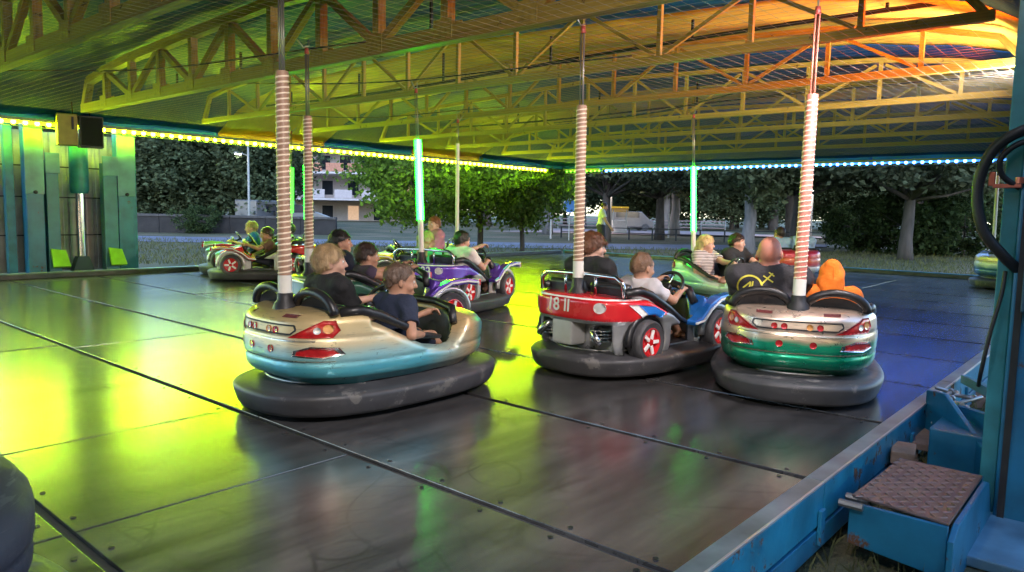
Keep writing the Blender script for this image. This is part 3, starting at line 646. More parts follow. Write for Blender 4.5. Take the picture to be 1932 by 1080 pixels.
def shell(fn, name):
    h = .0105; lo = np.array((-.92, -.62, .10)); n = np.ceil(np.array((1.84, 1.24, .62)) / h).astype(int) + 1
    x = (lo[0] + np.arange(n[0]) * h)[:, None, None]; y = (lo[1] + np.arange(n[1]) * h)[None, :, None]; z = (lo[2] + np.arange(n[2]) * h)[None, None, :]
    d = fn(x + 0*y + 0*z, y + 0*x + 0*z, z + 0*x + 0*y).astype(np.float32)
    return nets(d, lo, h, name, raw=True)
SPORT = shell(sport_d, 'sport_shell'); BUGGY = shell(buggy_d, 'buggy_shell')

def project(fn, pts, d):
    """march points along direction d on to the shell surface"""
    P = np.array(pts, float); d = np.array(d, float); d /= np.linalg.norm(d)
    for _ in range(90):
        v = fn(P[:, 0], P[:, 1], P[:, 2]); P += d[None, :] * np.clip(v, -.02, .05)[:, None] * .7
    return P
def patch(fn, poly, org, d, up=(0, 0, 1), lift=.004, step=.02, name='patch'):
    """a shaped skin that lies on a shell: poly in the (across, up) plane looking along d from org"""
    d = Vector(d).normalized(); up = Vector(up); ax = d.cross(up).normalized(); up = ax.cross(d)
    bm = bmesh.new(); vs = [bm.verts.new((u, v, 0)) for u, v in poly]; bm.faces.new(vs); bmesh.ops.triangulate(bm, faces=bm.faces[:])
    for _ in range(6):
        es = [e for e in bm.edges if e.calc_length() > step]
        if not es: break
        bmesh.ops.subdivide_edges(bm, edges=es, cuts=1); bmesh.ops.triangulate(bm, faces=bm.faces[:])
    P = [tuple(Vector(org) + ax * v.co.x + up * v.co.y) for v in bm.verts]
    Q = project(fn, P, tuple(d)) - np.array(d)[None, :] * lift
    me = bpy.data.meshes.new(name); bm.verts.ensure_lookup_table(); bm.verts.index_update()
    V = [tuple(q) for q in Q]; F = [tuple(v.index for v in f.verts) for f in bm.faces]
    ok = np.abs(fn(*(Q + np.array(d)[None, :] * lift).T)) < .012; F = [f for f in F if all(ok[i] for i in f)]; fs_ = set(F and [tuple(sorted((f[i], f[(i+1) % len(f)]))) for f in F for i in range(len(f))])
    n = len(V); B = [tuple(np.array(q) + np.array(d) * (lift + .006)) for q in V]
    E = [(e.verts[0].index, e.verts[1].index) for e in bm.edges if len(e.link_faces) == 1]; bm.free(); E = [e for e in E if tuple(sorted(e)) in fs_]
    me.from_pydata(V + B, [], F + [(a, b, b + n, a + n) for a, b in E]); 
    me.polygons.foreach_set('use_smooth', [True] * len(me.polygons)); return me
def circ(u, v, r, n=14, ry=None): return [(u + r*cos(2*pi*k/n), v + (ry or r)*sin(2*pi*k/n)) for k in range(n)]
def textmesh(s, size, fn, org, d, up=(0, 0, 1), lift=.005, shear=0.):
    cu = bpy.data.curves.new('txt', 'FONT'); cu.body = s; cu.size = size; cu.align_x = 'CENTER'; cu.align_y = 'CENTER'; cu.shear = shear; cu.offset = size * .02
    ob = bpy.data.objects.new('txt', cu); COL.objects.link(ob); bpy.context.view_layer.update()
    me = bpy.data.meshes.new_from_object(ob.evaluated_get(bpy.context.evaluated_depsgraph_get())); bpy.data.objects.remove(ob)
    d = Vector(d).normalized(); ax = d.cross(Vector(up)).normalized(); u2 = ax.cross(d)
    P = [tuple(Vector(org) + ax * v.co.x + u2 * v.co.y) for v in me.vertices]
    Q = (project(fn, P, tuple(d)) if fn else np.array(P)) - np.array(d)[None, :] * lift
    me.vertices.foreach_set('co', Q.astype(np.float32).ravel()); me.update(); return me

def pole(t, base, top, style, ztop=1.98, zled=None, n=14):
    """current pole in the car's local frame: tube, wound rope light, thin upper rods, contact shoe"""
    base = Vector(base); top = Vector(top); d = top - base
    def at(z): return base + d * ((z - base.z) / d.z)
    p = MB().tube([base, at(ztop)], .038 if style in ('rope', 'red') else .028, n).build('pole', {'green': E_GW, 'lime': E_LM, 'red': PINKT, 'pale': PALE}.get(style, TAN), t, smooth=True, angle=50)
    z0 = base.z + .12
    if style in ('green', 'lime'):
        zl = zled or 1.15
        MB().tube([base, at(zl)], .031, n).build('pole_sleeve', PALE, p, smooth=True, angle=50)
        for a in (0, pi/2, pi, 3*pi/2):
            o_ = Vector((cos(a), sin(a), 0)) * .033
            MB().box((0, 0, 0), (1, 1, 1))
            M, l = beam_M(at(zl) + o_, at(ztop) + o_); MB().box((0, 0, 0), (l, .020, .020)).build('led_strip', E_GR if style == 'green' else E_LM, p, M=M)
    elif style != 'pale':
        turns = 36; P = []
        for k in range(turns * 14 + 1):
            z = z0 + .02 + (ztop - z0 - .04) * k / (turns * 14); a = 2*pi*k/14; P.append(at(z) + Vector((cos(a), sin(a), 0)) * .0358)
        MB().tube(P, .0062, 5).build('rope_light', CREAM, p, smooth=True)
        MB().tube([base, at(z0 + .02)], .0405, n).build('pole_sleeve', PALE, p, smooth=True, angle=50)
    q = at(ztop)
    rm = pr('pole_red', (0, 0, 0)) if style == 'red' else pr('rod_grey', (.2, .18, .17), .4, .6)
    for a in (0, 2.1, 4.2):
        o_ = Vector((cos(a), sin(a), 0)) * .014
        MB().tube([q + o_, top + o_ - Vector((0, 0, .06))], .0055, 6).build('rod', rm, p, smooth=True)
    MB().tube([top - Vector((0, 0, .07)), top - Vector((0, 0, .02))], [.022, .016], 8).build('contact_head', pr('contact_red', (.3, .05, .04), .5), p, smooth=True)
    MB().tube([top + Vector((-.09, 0, .045)), top + Vector((-.03, 0, -.02)), top + Vector((.02, 0, .0)), top + Vector((.02, 0, .05))], .007, 6).build('contact_shoe', STEEL, p, smooth=True)

def steering(t, c, ang=55, r=.135):
    M = T(*c) @ Matrix.Rotation(radians(-ang), 4, 'Y')
    P = [(r*cos(2*pi*k/28), r*sin(2*pi*k/28), 0) for k in range(29)]
    wv = MB().tube(P, .014, 8, cap=False).build('steering_wheel', BLK, t, smooth=True, M=M)
    for a in (0, 2.1, 4.2): MB().tube([(0, 0, -.01), (r*cos(a), r*sin(a), 0)], .009, 6).build('spoke', CHR, wv, smooth=True)
    MB().lathe([(.03, -.02), (.035, .005), (.02, .015)], 12).build('hub', BLK, wv, smooth=True)
    MB().tube([(0, 0, -.02), (.03, 0, -.2)], .018, 8).build('steering_column', BLK, t, smooth=True, M=M)
def seats(t, back=.66, lean=12, hw=.19, col=BLK):
    for y in (-.215, .215):
        MB().box((0, 0, 0), (.36, .36, .10)).build('seat_cushion', col, t, smooth=True, bevel=.03, M=T(-.24, y, .24))
        M = T(-.455, y, .26) @ Matrix.Rotation(radians(-lean), 4, 'Y')
        MB().box((0, 0, (back - .26) / 2), (.07, .36, back - .26)).build('seat_back', col, t, smooth=True, bevel=.03, M=M)
def common(t):
    o = link('bumper', _bump.copy(), chipped('bumper_rubber', (.05, .05, .055), (.13, .125, .12), .57, .48), t); MB().tube([(x, y, .197) for x, y in [plan_pt(2*pi*k/64, CL - .185, CW - .185, CN) for k in range(65)]], .009, 6, cap=False).build('bumper_trim', STEEL, o, smooth=True)
    link('chassis_skirt', _skirt.copy(), BLK, t)
    MB().box((0, 0, .165), (1.0, .72, .03)).build('floor_pan', BLK, t, bevel=.01)
def recolor(src, rule, mats, name):
    me, V, Q = src; me2 = me.copy(); me2.name = name; c = V[Q].mean(1)
    me2.materials.clear()
    for m in mats: me2.materials.append(m)
    if rule is not None: me2.polygons.foreach_set('material_index', rule(c[:, 0], c[:, 1], c[:, 2]).astype(np.int32))
    return me2

def car_M(x, y, hd): return T(x, y, 0) @ Rz(radians(hd))
def sport_car(label, x, y, hd, pnt, pole_style, top, hoops=True, lights=True, ztop=1.98, zled=None, trim=None, fork=True):
    M = car_M(x, y, hd); t = thing('bumper_car', label, 'bumper car', M, 'bumper cars on the arena floor'); common(t)
    def rule(cx, cy, cz):
        r2 = (np.abs((cx + .045) / .475)**4 + np.abs(cy / .43)**4)**.25
        return np.where((r2 < 1.0) & (cz < np.interp(cx, [-.6, -.32, .02, .27, .40, .45], [.60, .555, .39, .37, .53, .53])), 1, 0)
    b = link('body', recolor(SPORT, rule, [pnt, BLK], 'body'), None, t)
    TRM = trim or pr('champagne_trim', (.62, .55, .42), .25, .8)
    # padded cockpit rim down each side
    for s_ in (-1, 1):
        pts = [(-.56, .40*s_, .615), (-.44, .44*s_, .622), (-.32, .455*s_, .585), (-.15, .46*s_, .51), (.02, .458*s_, .43), (.16, .455*s_, .405)]
        MB().tube(pts, [.03, .032, .03, .026, .022, .014], 8).build('cockpit_pad', BLK, t, smooth=True)
    MB().tube([(.33, -.40, .47), (.385, -.33, .555), (.40, -.15, .583), (.40, .15, .583), (.385, .33, .555), (.33, .40, .47)], .026, 8).build('cowl_pad', BLK, t, smooth=True)
    seats(t); steering(t, (.20, -.2, .56) if fork else (.20, .2, .56))
    if hoops:
        for yc in (-.225, .225):
            P = [(-.60 - .02 * sin(a), yc + .185 * cos(a), .605 + .115 * sin(a)) for a in np.linspace(0, pi, 15)]
            o = MB().tube(P, .027, 8).build('headrest_hoop', BLK, t, smooth=True)
            P2 = [(-.60, yc + .155 * cos(a), .60 + .09 * sin(a)) for a in np.linspace(0, pi, 13)]
            V = [(-.56, yc, .60)] + P2; MB().raw(V, [(0, k + 1, k + 2) for k in range(12)]).build('headrest_pad', pr('charcoal_pad', (.022, .022, .026), .6), o)
    MB().lathe([(.075, 0), (.065, .04), (.047, .06), (.045, .10)], 12, T(-.655, 0, .60)).build('pole_socket', DARK, t, smooth=True, angle=40)
    # rear lamps and trim lines
    if lights:
        D = (1, 0, 0)
        for s_ in (1, -1):
            u = lambda a, s_=s_: a * s_
            dd = (1, s_ * .55, 0); og = (-1.3, -.30 * s_ - .62 * s_ * .55 + .0, 0)
            tri = [(-.16, .475), (.09, .48), (.125, .52), (.10, .575), (.04, .575), (-.02, .545)]
            if s_ < 0: tri = [(-a, c) for a, c in tri][::-1]
            og = Vector((-.70, -.36 * s_, 0)) - Vector(dd) * .8
            l_ = link('tail_light', patch(sport_d, tri, og, dd, lift=.007), LENSR, t)
            for (a, c, r_, mm) in ((.07 * s_, .53, .026, LENSA), (.015 * s_, .52, .02, LENSW)): link('lamp', patch(sport_d, circ(a, c, r_), og, dd, lift=.011), mm, l_)
            low = [(-.13, .375), (.05, .362), (.15, .385), (.12, .425), (-.02, .432), (-.12, .405)]
            if s_ < 0: low = [(-a, c) for a, c in low][::-1]
            l2 = link('lower_lamp_rim', patch(sport_d, low, og, dd, lift=.005), CHR, t)
            cx_ = sum(a for a, c in low) / 6; cz_ = sum(c for a, c in low) / 6
            link('lower_lamp', patch(sport_d, [(cx_ + (a - cx_) * .82, cz_ + (c - cz_) * .72) for a, c in low], og, dd, lift=.009), LENSR, l2)
            o1 = (-1.3, 0, 0)
            for a in (.075, .135): link('round_lamp', patch(sport_d, circ(a * s_, .515, .02), o1, D, lift=.007), LENSR if a > .1 or s_ < 0 else LENSA, t)
            link('round_lamp', patch(sport_d, circ(.10 * s_, .405, .022), o1, D, lift=.007), LENSR, t)
            link('badge', patch(sport_d, [(.20*s_ - .05, .585), (.20*s_ + .05, .585), (.20*s_ + .05, .60), (.20*s_ - .05, .60)], o1, D, lift=.005), pr('dark_red_badge', (.12, .03, .03), .3), t)
        pan = [(-.24, .495), (.24, .495), (.27, .52), (.26, .545), (-.26, .545), (-.27, .52)]
        for k in range(6):
            (a, c), (a2, c2) = pan[k], pan[(k + 1) % 6]; q = Vector((a2 - a, c2 - c)); nn = Vector((-q.y, q.x)).normalized() * .0045
            link('panel_line', patch(sport_d, [(a - nn.x, c - nn.y), (a2 - nn.x, c2 - nn.y), (a2 + nn.x, c2 + nn.y), (a + nn.x, c + nn.y)], (-1.3, 0, 0), D, lift=.003), DARK, t)
        for z, hw_ in ((.345, .42), (.46, .36)):
            link('crease', patch(sport_d, [(-hw_, z - .004), (hw_, z - .004), (hw_, z + .004), (-hw_, z + .004)], (-1.3, 0, 0), D, lift=.004), TRM, t)
    lo = M.inverted() @ Vector(top); pole(t, (-.655, 0, .66), lo, pole_style, ztop, zled)
    return M, t

def wheel_meshes():
    r = .165; mb = MB().lathe([(.10, -.055), (.145, -.06), (.16, -.045), (r, -.02), (r, .02), (.16, .045), (.145, .06), (.108, .055), (.106, .0)], 22); mb.f.pop(); mb.mi.pop(); tm = mb.mesh('tyre', True, angle=50)
    rm = MB().lathe([(.112, -.045), (.112, .052), (.10, .056), (.092, .035), (.03, .03), (.028, .05), (.012, .054)], 20).mesh('rim', True, angle=30)
    return tm, rm
TYRE, RIM = wheel_meshes()
def buggy(label, x, y, hd, belt, fend, hood, pole_style, top, number=None, drv=-1, silver=SIL, ztop=1.98, zled=None, rollbar=CHR, numcol=WHT, spk=WHT, wedge=None):
    M = car_M(x, y, hd); t = thing('bumper_car', label, 'bumper car', M, 'bumper cars on the arena floor'); common(t)
    def rule(cx, cy, cz):
        i = np.zeros(len(cx), int)
        i[(cz > np.interp(cx, [-.9, -.5, -.2, 0], [.43, .43, .47, .52])) & (cx < 0)] = 1
        i[(cx > .12) & (cz > np.interp(cx, [.12, .28, .5, .8], [.345, .40, .47, .40])) & (np.abs(cy) > .26)] = 2
        i[(cx > .36) & (cz > .42) & (np.abs(cy) <= .26)] = 3
        r2 = (np.abs((cx + .05) / .445)**4 + np.abs(cy / .40)**4)**.25
        i[(r2 < 1) & (cz < np.interp(cx, [-.5, -.4, -.12, .08, .29, .36], [.585, .58, .46, .355, .40, .55]))] = 4
        return i
    link('body', recolor(BUGGY, rule, [silver, belt, fend, hood, BLK], 'body'), None, t)
    for s_ in (-1, 1):
        pts = [(-.60, .40*s_, .63), (-.46, .43*s_, .64), (-.36, .44*s_, .61), (-.14, .44*s_, .50), (.04, .43*s_, .40), (.16, .41*s_, .365)]
        MB().tube(pts, [.03, .036, .034, .03, .026, .016], 8).build('cockpit_pad', BLK, t, smooth=True)
        # front fender blade with a white edge, swept up to a marker lamp
        poly = [(.16, .34), (.26, .345), (.36, .43), (.50, .50), (.68, .515), (.80, .50), (.80, .545), (.68, .565), (.50, .55), (.36, .50), (.24, .40), (.15, .375)]
        MB().prism(poly, .10, T(0, .455*s_ + (.0 if s_ < 0 else .0) , 0) @ Matrix(((1, 0, 0, 0), (0, 0, -1 if s_ > 0 else -1, .05), (0, 1, 0, 0), (0, 0, 0, 1)))).build('front_fender', fend, t, bevel=.012)
        MB().tube([(.15, .512*s_, .36), (.26, .512*s_, .372), (.36, .512*s_, .455), (.50, .512*s_, .525), (.68, .512*s_, .54), (.79, .51*s_, .525)], .011, 6).build('fender_line', WHT, t, smooth=True)
        MB().box((.815, .455*s_, .522), (.03, .10, .06)).build('marker_lamp', LENSR, t, bevel=.008)
        MB().box((.80, .455*s_, .522), (.012, .112, .072)).build('marker_bezel', WHT, t, bevel=.004)
        for wx, nm in ((-.40, 'rear'), (.53, 'front')):
            # fender arch round each wheel
            P = [(wx + .20*cos(a), .44*s_, .27 + .20*sin(a)) for a in np.linspace(-.1, pi + .1, 15)]
            MB().tube(P, .028, 8).build('wheel_arch', BLK if wx < 0 else silver, t, smooth=True)
            Mw = T(wx, .445*s_, .27) @ Matrix.Rotation(-pi/2 * s_, 4, 'X'); w_ = link('wheel', None, None, t, Mw)
            w_ = link('tyre', TYRE.copy(), RUB, w_); ri = link('rim', RIM.copy(), REDP, w_.parent)
            for a in np.arange(5) * 2*pi/5: MB().box((.058, 0, .045), (.07, .026, .014), None).build('spoke', spk, ri, M=Rz(a), bevel=.003)
    MB().tube([(.31, -.38, .50), (.33, -.31, .60), (.34, -.15, .635), (.34, .15, .635), (.33, .31, .60), (.31, .38, .50)], .032, 8).build('cowl_pad', BLK, t, smooth=True)
    MB().tube([(-.62, -.41, .60), (-.63, -.40, .70), (-.635, -.34, .742), (-.64, 0, .75), (-.635, .34, .742), (-.63, .40, .70), (-.62, .41, .60)], .017, 8).build('roll_bar', rollbar, t, smooth=True)
    for y in (-.15, .15): MB().tube([(-.63, y, .60), (-.637, y, .745)], .011, 6).build('roll_bar_stay', rollbar, t, smooth=True)
    seats(t, .70); steering(t, (.19, .2 * drv, .62))
    MB().lathe([(.075, 0), (.065, .04), (.047, .06), (.045, .14)], 12, T(-.66, 0, .58)).build('pole_socket', DARK, t, smooth=True, angle=40)
    # engine bits in the recess at the back
    MB().box((-.68, .06, .32), (.16, .20, .20)).build('engine_cover', pr('pale_cover', (.5, .5, .5), .4, .2), t, bevel=.02)
    for s_ in (-1, 1):
        for k in range(4): MB().lathe([(.028, 0), (.085, .004), (.085, .014), (.028, .018)], 14, T(-.66, .245*s_, .275 + k*.024)).build('cooling_fin', CHR, t, smooth=True, angle=40)
        MB().tube([(-.62, .20*s_, .36), (-.74, .22*s_, .36), (-.76, .27*s_, .31), (-.74, .31*s_, .27)], .024, 8).build('exhaust', CHR, t, smooth=True)
    D = (1, 0, 0); o1 = (-1.3, 0, 0)
    lampu = (.30, -.36)
    for u_ in lampu: link('round_lamp', patch(buggy_d, circ(u_, .525, .04), o1, D, lift=.006), LENSW if u_ > 0 else LENSA, t)
    link('belt_line', patch(buggy_d, [(-.44, .578), (.44, .578), (.44, .588), (-.44, .588)], o1, D, lift=.004), WHT, t)
    if wedge:
        for s_ in (-1, 1):
            for poly, mm in (([(-.60, .55), (-.53, .55), (-.40, .447), (-.47, .447)], WHT), ([(-.525, .55), (-.36, .53), (-.25, .48), (-.28, .447), (-.395, .447)], wedge)):
                if s_ > 0: poly = [(-a, c) for a, c in poly][::-1]
                link('belt_stripe', patch(buggy_d, poly, (0, s_ * 1.0, 0), (0, -s_, 0), lift=.005), mm, t)
    if number:
        tx, u_, sz = number; link('number', textmesh(tx, sz, buggy_d, (-1.3, -u_, .52), D, lift=.006), numcol, t)
    lo = M.inverted() @ Vector(top); pole(t, (-.66, 0, .70), lo, pole_style, ztop, zled)
    return M, t

GOLD = paint('gold_turquoise_paint', [(.17, (.03, .22, .26)), (.30, (.09, .42, .50)), (.37, (.36, .62, .62)), (.44, (.70, .58, .36)), (.58, (.62, .46, .22)), (.66, (.5, .38, .16))],
             [(.0, (.60, .47, .25)), (.45, (.68, .45, .20)), (.62, (.12, .42, .36)), (.85, (.62, .40, .16))], xmix=(.0, .5), metal=.45, rough=.32)
GREEN = paint('green_champagne_paint', [(.17, (.0, .10, .05)), (.29, (.0, .28, .15)), (.40, (.01, .40, .22)), (.435, (.55, .42, .30)), (.52, (.70, .55, .46)), (.64, (.60, .45, .34))], metal=.7)
HULL = paint('green_white_blue_paint', [(.17, (.0, .04, .16)), (.27, (.0, .12, .30)), (.33, (.06, .42, .36)), (.42, (.22, .55, .36)), (.62, (.42, .62, .28))],
             [(-.2, (.40, .60, .50)), (.1, (.58, .68, .62)), (.3, (.64, .70, .68)), (.7, (.58, .64, .66)), (.9, (.05, .16, .5))], xmix=(-.5, .1), metal=.3, rough=.3)
REDO = paint('red_orange_paint', [(.17, (.5, .52, .5)), (.30, (.55, .55, .52)), (.36, (.5, .02, .03)), (.46, (.62, .10, .02)), (.52, (.62, .02, .05)), (.64, (.60, .03, .05))], metal=.1)
BLUW = paint('blue_white_paint', [(.17, (.01, .05, .14)), (.36, (.02, .12, .32)), (.45, (.55, .55, .5)), (.52, (.6, .4, .1)), (.6, (.5, .5, .55))], metal=.2)
VIOL = paint('grey_violet_paint', [(.17, (.03, .03, .04)), (.35, (.05, .045, .06)), (.45, (.08, .07, .07)), (.64, (.075, .07, .065))], metal=.0, rough=.6)

VIOL.node_tree.nodes['Principled BSDF'].inputs['Coat Weight'].default_value = 0
def topz(p, z=2.57):   # contact point: p is a point on the pole's upper line at z 2.65
    return (p[0], p[1], z)
MA, _ = sport_car('gold and turquoise bumper car in front, two boys aboard, ribbed cream pole', 3.02, 3.82, 0, GOLD, 'rope', (2.44, 3.95, 2.57), fork=False)
MD, _ = sport_car('champagne and green bumper car at right, seen from behind with red tail lights', 5.375, 1.93, 20, GREEN, 'red', (4.98, 1.77, 2.57))
BLUE2 = pr('blue_gloss', (.02, .16, .55), .25, 0, .12, coat=.9); PURP = pr('purple_gloss', (.12, .05, .42), .25, .2, .15, coat=.9)
PINKW = pr('pink_silver', (.5, .38, .45), .3, .3, .2, coat=.7)
MBq, _ = buggy('red and silver buggy bumper car, number 18 on its red rear panel', 5.11, 3.16, -6, REDP, BLUE2, PINKW, 'rope', (4.50, 3.28, 2.57), ('18 II', -.06, .13), wedge=BLUE2, numcol=pr('number_white', (.72, .7, .66), .4))
MC, _ = buggy('black and blue buggy bumper car half hidden behind the gold car', 4.36, 5.47, -12, pr('dark_green_gloss', (.02, .08, .05), .3, .2, .2, coat=.8), PURP, BLUE2, 'rope', (3.70, 5.60, 2.57))
ME, _ = buggy('purple and silver buggy bumper car, number 22 on its rear panel', 6.27, 6.42, 13, PURP, PURP, BLUE2, 'green', (5.66, 6.42, 2.57), ('22', .155, .125), zled=1.08, silver=pr('grey_paint', (.4, .4, .39), .35, .3, .12, coat=.6))
MF, _ = buggy('yellow and lime buggy bumper car behind the purple one, nose to the left', 7.35, 8.35, 152, pr('lime_gloss', (.30, .55, .03), .3, 0, .15, coat=.8), pr('yellow_gloss', (.65, .48, .03), .3, 0, .1, coat=.8), pr('lime_gloss', (0, 0, 0)), 'pale', (7.93, 8.05, 2.57), ztop=2.2)
MG, _ = buggy('red and white buggy bumper car at far left, heading left', 6.52, 11.1, 150, REDP, REDP, pr('lime_green_gloss', (.12, .55, .06), .3, 0, .15, coat=.8), 'green', (7.2, 10.95, 2.57), silver=pr('white_gloss', (.6, .6, .58), .3, .1, .1, coat=.7), zled=1.0, ztop=1.9)
MG2, _ = buggy('lime green buggy bumper car behind the red one at far left', 6.88, 12.15, 153, pr('lime_green_gloss', (0, 0, 0)), pr('lime_gloss', (0, 0, 0)), pr('lime_green_gloss', (0, 0, 0)), 'lime', (7.5, 11.85, 2.57), zled=1.1, ztop=1.9)
MH, _ = sport_car('green, white and blue bumper car broadside, woman in stripes aboard', 9.11, 4.15, -104, HULL, 'green', (9.25, 4.86, 2.57), fork=True, ztop=1.85, zled=.98)
MI, _ = sport_car('red and orange bumper car beyond the bald man', 13.6, 5.15, 35, REDO, 'pale', (13.3, 4.75, 2.57), hoops=False, lights=False, ztop=2.2)
MJ, _ = sport_car('blue and white bumper car by the right edge, mostly behind the post', 15.85, 1.75, -40, BLUW, 'pale', (15.3, 2.2, 2.57), hoops=False, lights=False)
MK, _ = sport_car('dark grey-violet bumper car cut off at the bottom left corner', -.015, 2.60, -62, VIOL, 'rope', (-.325, 3.17, 2.57), hoops=False, lights=False)


# ================================================================== BACKGROUND: road, wall, fence, trees, building
FW = Vector((.754, .657, 0)); RT = Vector((.657, -.754, 0))      # along and across the line of sight of someone standing by the step
def bear(right, depth): return FW * depth + RT * right
def sheet(name, pts, z, mat, th=.004):
    V = [(p.x, p.y, z) for p in pts]; o = MB().raw(V, [tuple(range(len(V)))]).build(name, mat); tag(o, kind='structure'); return o
ASPH = pr('asphalt', (.13, .135, .175), .85, 0, .2, 2, .3, bscale=60); PAVE = pr('pale_paving', (.32, .26, .26), .85, 0, .2, 1.5, .2, bscale=30)
def ribbon(name, line, half, z, mat):
    L_ = []; R_ = []
    for i, p in enumerate(line):
        d = (line[min(i+1, len(line)-1)] - line[max(i-1, 0)]).normalized(); n_ = Vector((-d.y, d.x, 0)); L_.append(p + n_*half); R_.append(p - n_*half)
    V = [(p.x, p.y, z) for p in L_ + R_]; k = len(line); o = MB().raw(V, [(i, i+k, i+k+1, i+1) for i in range(k-1)]).build(name, mat); tag(o, kind='structure')
ribbon('path', [bear(x, 33 + .012*(x+10)**2*(1 if x > -10 else 0) * .5) for x in range(-60, 14, 3)], 2.6, GZ + .02, ASPH)
ribbon('road', [bear(x, 62 - .06*(x - 5)) for x in range(-60, 60, 4)], 7.0, GZ + .03, PAVE)
ribbon('pavement', [bear(x, 40 - .16*(x-16)) for x in range(16, 70, 3)], 1.8, GZ + .02, ASPH)
# kerb edging of the pavement on the right
tag(MB().tube([bear(x, 37.6 - .16*(x-16)) + Vector((0, 0, GZ + .09)) for x in range(16, 50, 2)], .09, 6).build('edging', pr('pale_stone', (.42, .40, .40), .8)), 'pale stone edging along the path on the right lawn', 'edging')
# low dark wall in front of the woods at left
t = thing('parapet_wall', 'long low dark stone wall with a pale coping in front of the woods', 'wall', (0, 0, 0))
for k in range(14):
    a, b_ = bear(-38 + k*2.0, 42), bear(-38 + k*2.0 + 1.985, 42)
    for nm, z0, z1, wd, mt in (('wall_panel', GZ - .1, .52, .3, pr('wall_stone', (.024, .022, .022), .9, 0, .4, 2, .4)), ('coping', .523, .66, .42, pr('coping_stone', (.06, .056, .055), .85, 0, .3, 3, .3))):
        M, l = beam_M(a + Vector((0, 0, (z0+z1)/2)), b_ + Vector((0, 0, (z0+z1)/2))); MB().box((0, 0, 0), (l, wd, z1-z0)).build(nm, mt, t, bevel=.02, M=M)
# low rail fence at centre right
t = thing('rail_fence', 'low dark metal rail fence across the lawn, right of centre', 'fence', (0, 0, 0)); FM = pr('fence_metal', (.012, .014, .02), .5, .3)
fp = [bear(3.0 + k*1.35, 46 - .35*k) for k in range(14)]
for k, p in enumerate(fp):
    MB().box((p.x, p.y, GZ + .32), (.07, .07, .72)).build('post', FM, t)
    if k < 13:
        for z in (.30, -.0): bar('rail', (p.x, p.y, z), (fp[k+1].x, fp[k+1].y, z), .05, .05, FM, t)

# ---------------------------------------------------------------- trees
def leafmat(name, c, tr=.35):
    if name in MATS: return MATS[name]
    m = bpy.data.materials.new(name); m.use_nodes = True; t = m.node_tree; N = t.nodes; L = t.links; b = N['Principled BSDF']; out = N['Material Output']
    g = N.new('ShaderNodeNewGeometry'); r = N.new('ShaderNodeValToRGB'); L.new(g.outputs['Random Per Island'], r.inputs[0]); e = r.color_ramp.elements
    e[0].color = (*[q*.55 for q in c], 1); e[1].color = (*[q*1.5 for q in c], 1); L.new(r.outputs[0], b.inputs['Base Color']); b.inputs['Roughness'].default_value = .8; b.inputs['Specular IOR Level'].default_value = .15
    tl = N.new('ShaderNodeBsdfTranslucent'); L.new(r.outputs[0], tl.inputs[0]); mx = N.new('ShaderNodeMixShader'); mx.inputs[0].default_value = tr
    L.new(b.outputs[0], mx.inputs[1]); L.new(tl.outputs[0], mx.inputs[2]); L.new(mx.outputs[0], out.inputs['Surface']); MATS[name] = m; return m
BARK = pr('bark', (.075, .062, .055), .9, 0, .35, 6, .6, stretch=(1, 1, .3)); BARKP = pr('pale_bark', (.16, .15, .15), .9, 0, .3, 6, .5, stretch=(1, 1, .3))
def crown_mesh(name, rx, rz, zc, clumps, per, leaf, seed, low=-.75):
    R_ = np.random.default_rng(seed); V = []; F = []; k = 0
    cl = []
    while len(cl) < clumps:
        p = R_.normal(size=3); p /= np.linalg.norm(p); p *= R_.uniform(.35, 1.0)**.5
        if p[2] < low: continue
        cl.append(p * (1 + .22 * sin(3*p[0] + seed) * cos(4*p[1])))
    C_ = np.array(cl) * [rx, rx, rz] + [0, 0, zc]; n_ = clumps * per
    base = np.repeat(C_, per, 0) + R_.normal(size=(n_, 3)) * np.array([rx, rx, rz*.7]) * .11
    A = R_.normal(size=(n_, 3)); A[:, 2] *= .5; A /= np.linalg.norm(A, axis=1)[:, None]; U = R_.normal(size=(n_, 3)); B = np.cross(A, U); B /= np.linalg.norm(B, axis=1)[:, None]
    Nn = np.cross(A, B); S = leaf * R_.uniform(.6, 1.3, n_)[:, None]
    V = np.stack([base, base + A*S*.45 + B*S*.36 + Nn*S*.10, base + A*S, base + A*S*.45 - B*S*.36 + Nn*S*.10], 1).reshape(-1, 3)
    Fi = np.arange(n_*4).reshape(-1, 4); me = bpy.data.meshes.new(name); me.from_pydata(V.tolist(), [], Fi.tolist()); return me, C_
def trunk_mesh(name, h, r, C_, seed, lean=.0):
    R_ = random.Random(seed); mb = MB(); P = [Vector((lean*h*(k/6)**1.5 + R_.uniform(-.04, .04)*h*.3, R_.uniform(-.04, .04)*h*.3, h*k/6)) for k in range(7)]; P[0] = Vector((0, 0, -.1))
    mb.tube(P, [r*1.35, r*1.02, r*.92, r*.82, r*.7, r*.55, r*.4], 9)
    for i in range(0, len(C_), max(1, len(C_)//14)):
        c = Vector(C_[i]); s_ = P[3 + (i % 4)]; m = s_.lerp(c, .5) + Vector((0, 0, -.12*h*.2)); mb.tube([s_, m, c], [r*.38, r*.22, r*.06], 6)
    return mb.mesh(name, True)
KINDS = {}
def kind(k, **a):
    cm, C_ = crown_mesh('crown_' + k, a['rx'], a['rz'], a['zc'], a['clumps'], a['per'], a['leaf'], a['seed'], a.get('low', -.75)); cm.materials.append(leafmat('leaf_' + k, a['col'], a.get('tr', .35)))
    tm = trunk_mesh('trunk_' + k, a['h'], a['r'], C_, a['seed'], a.get('lean', 0)); tm.materials.append(a.get('bark', BARK)); KINDS[k] = (cm, tm)
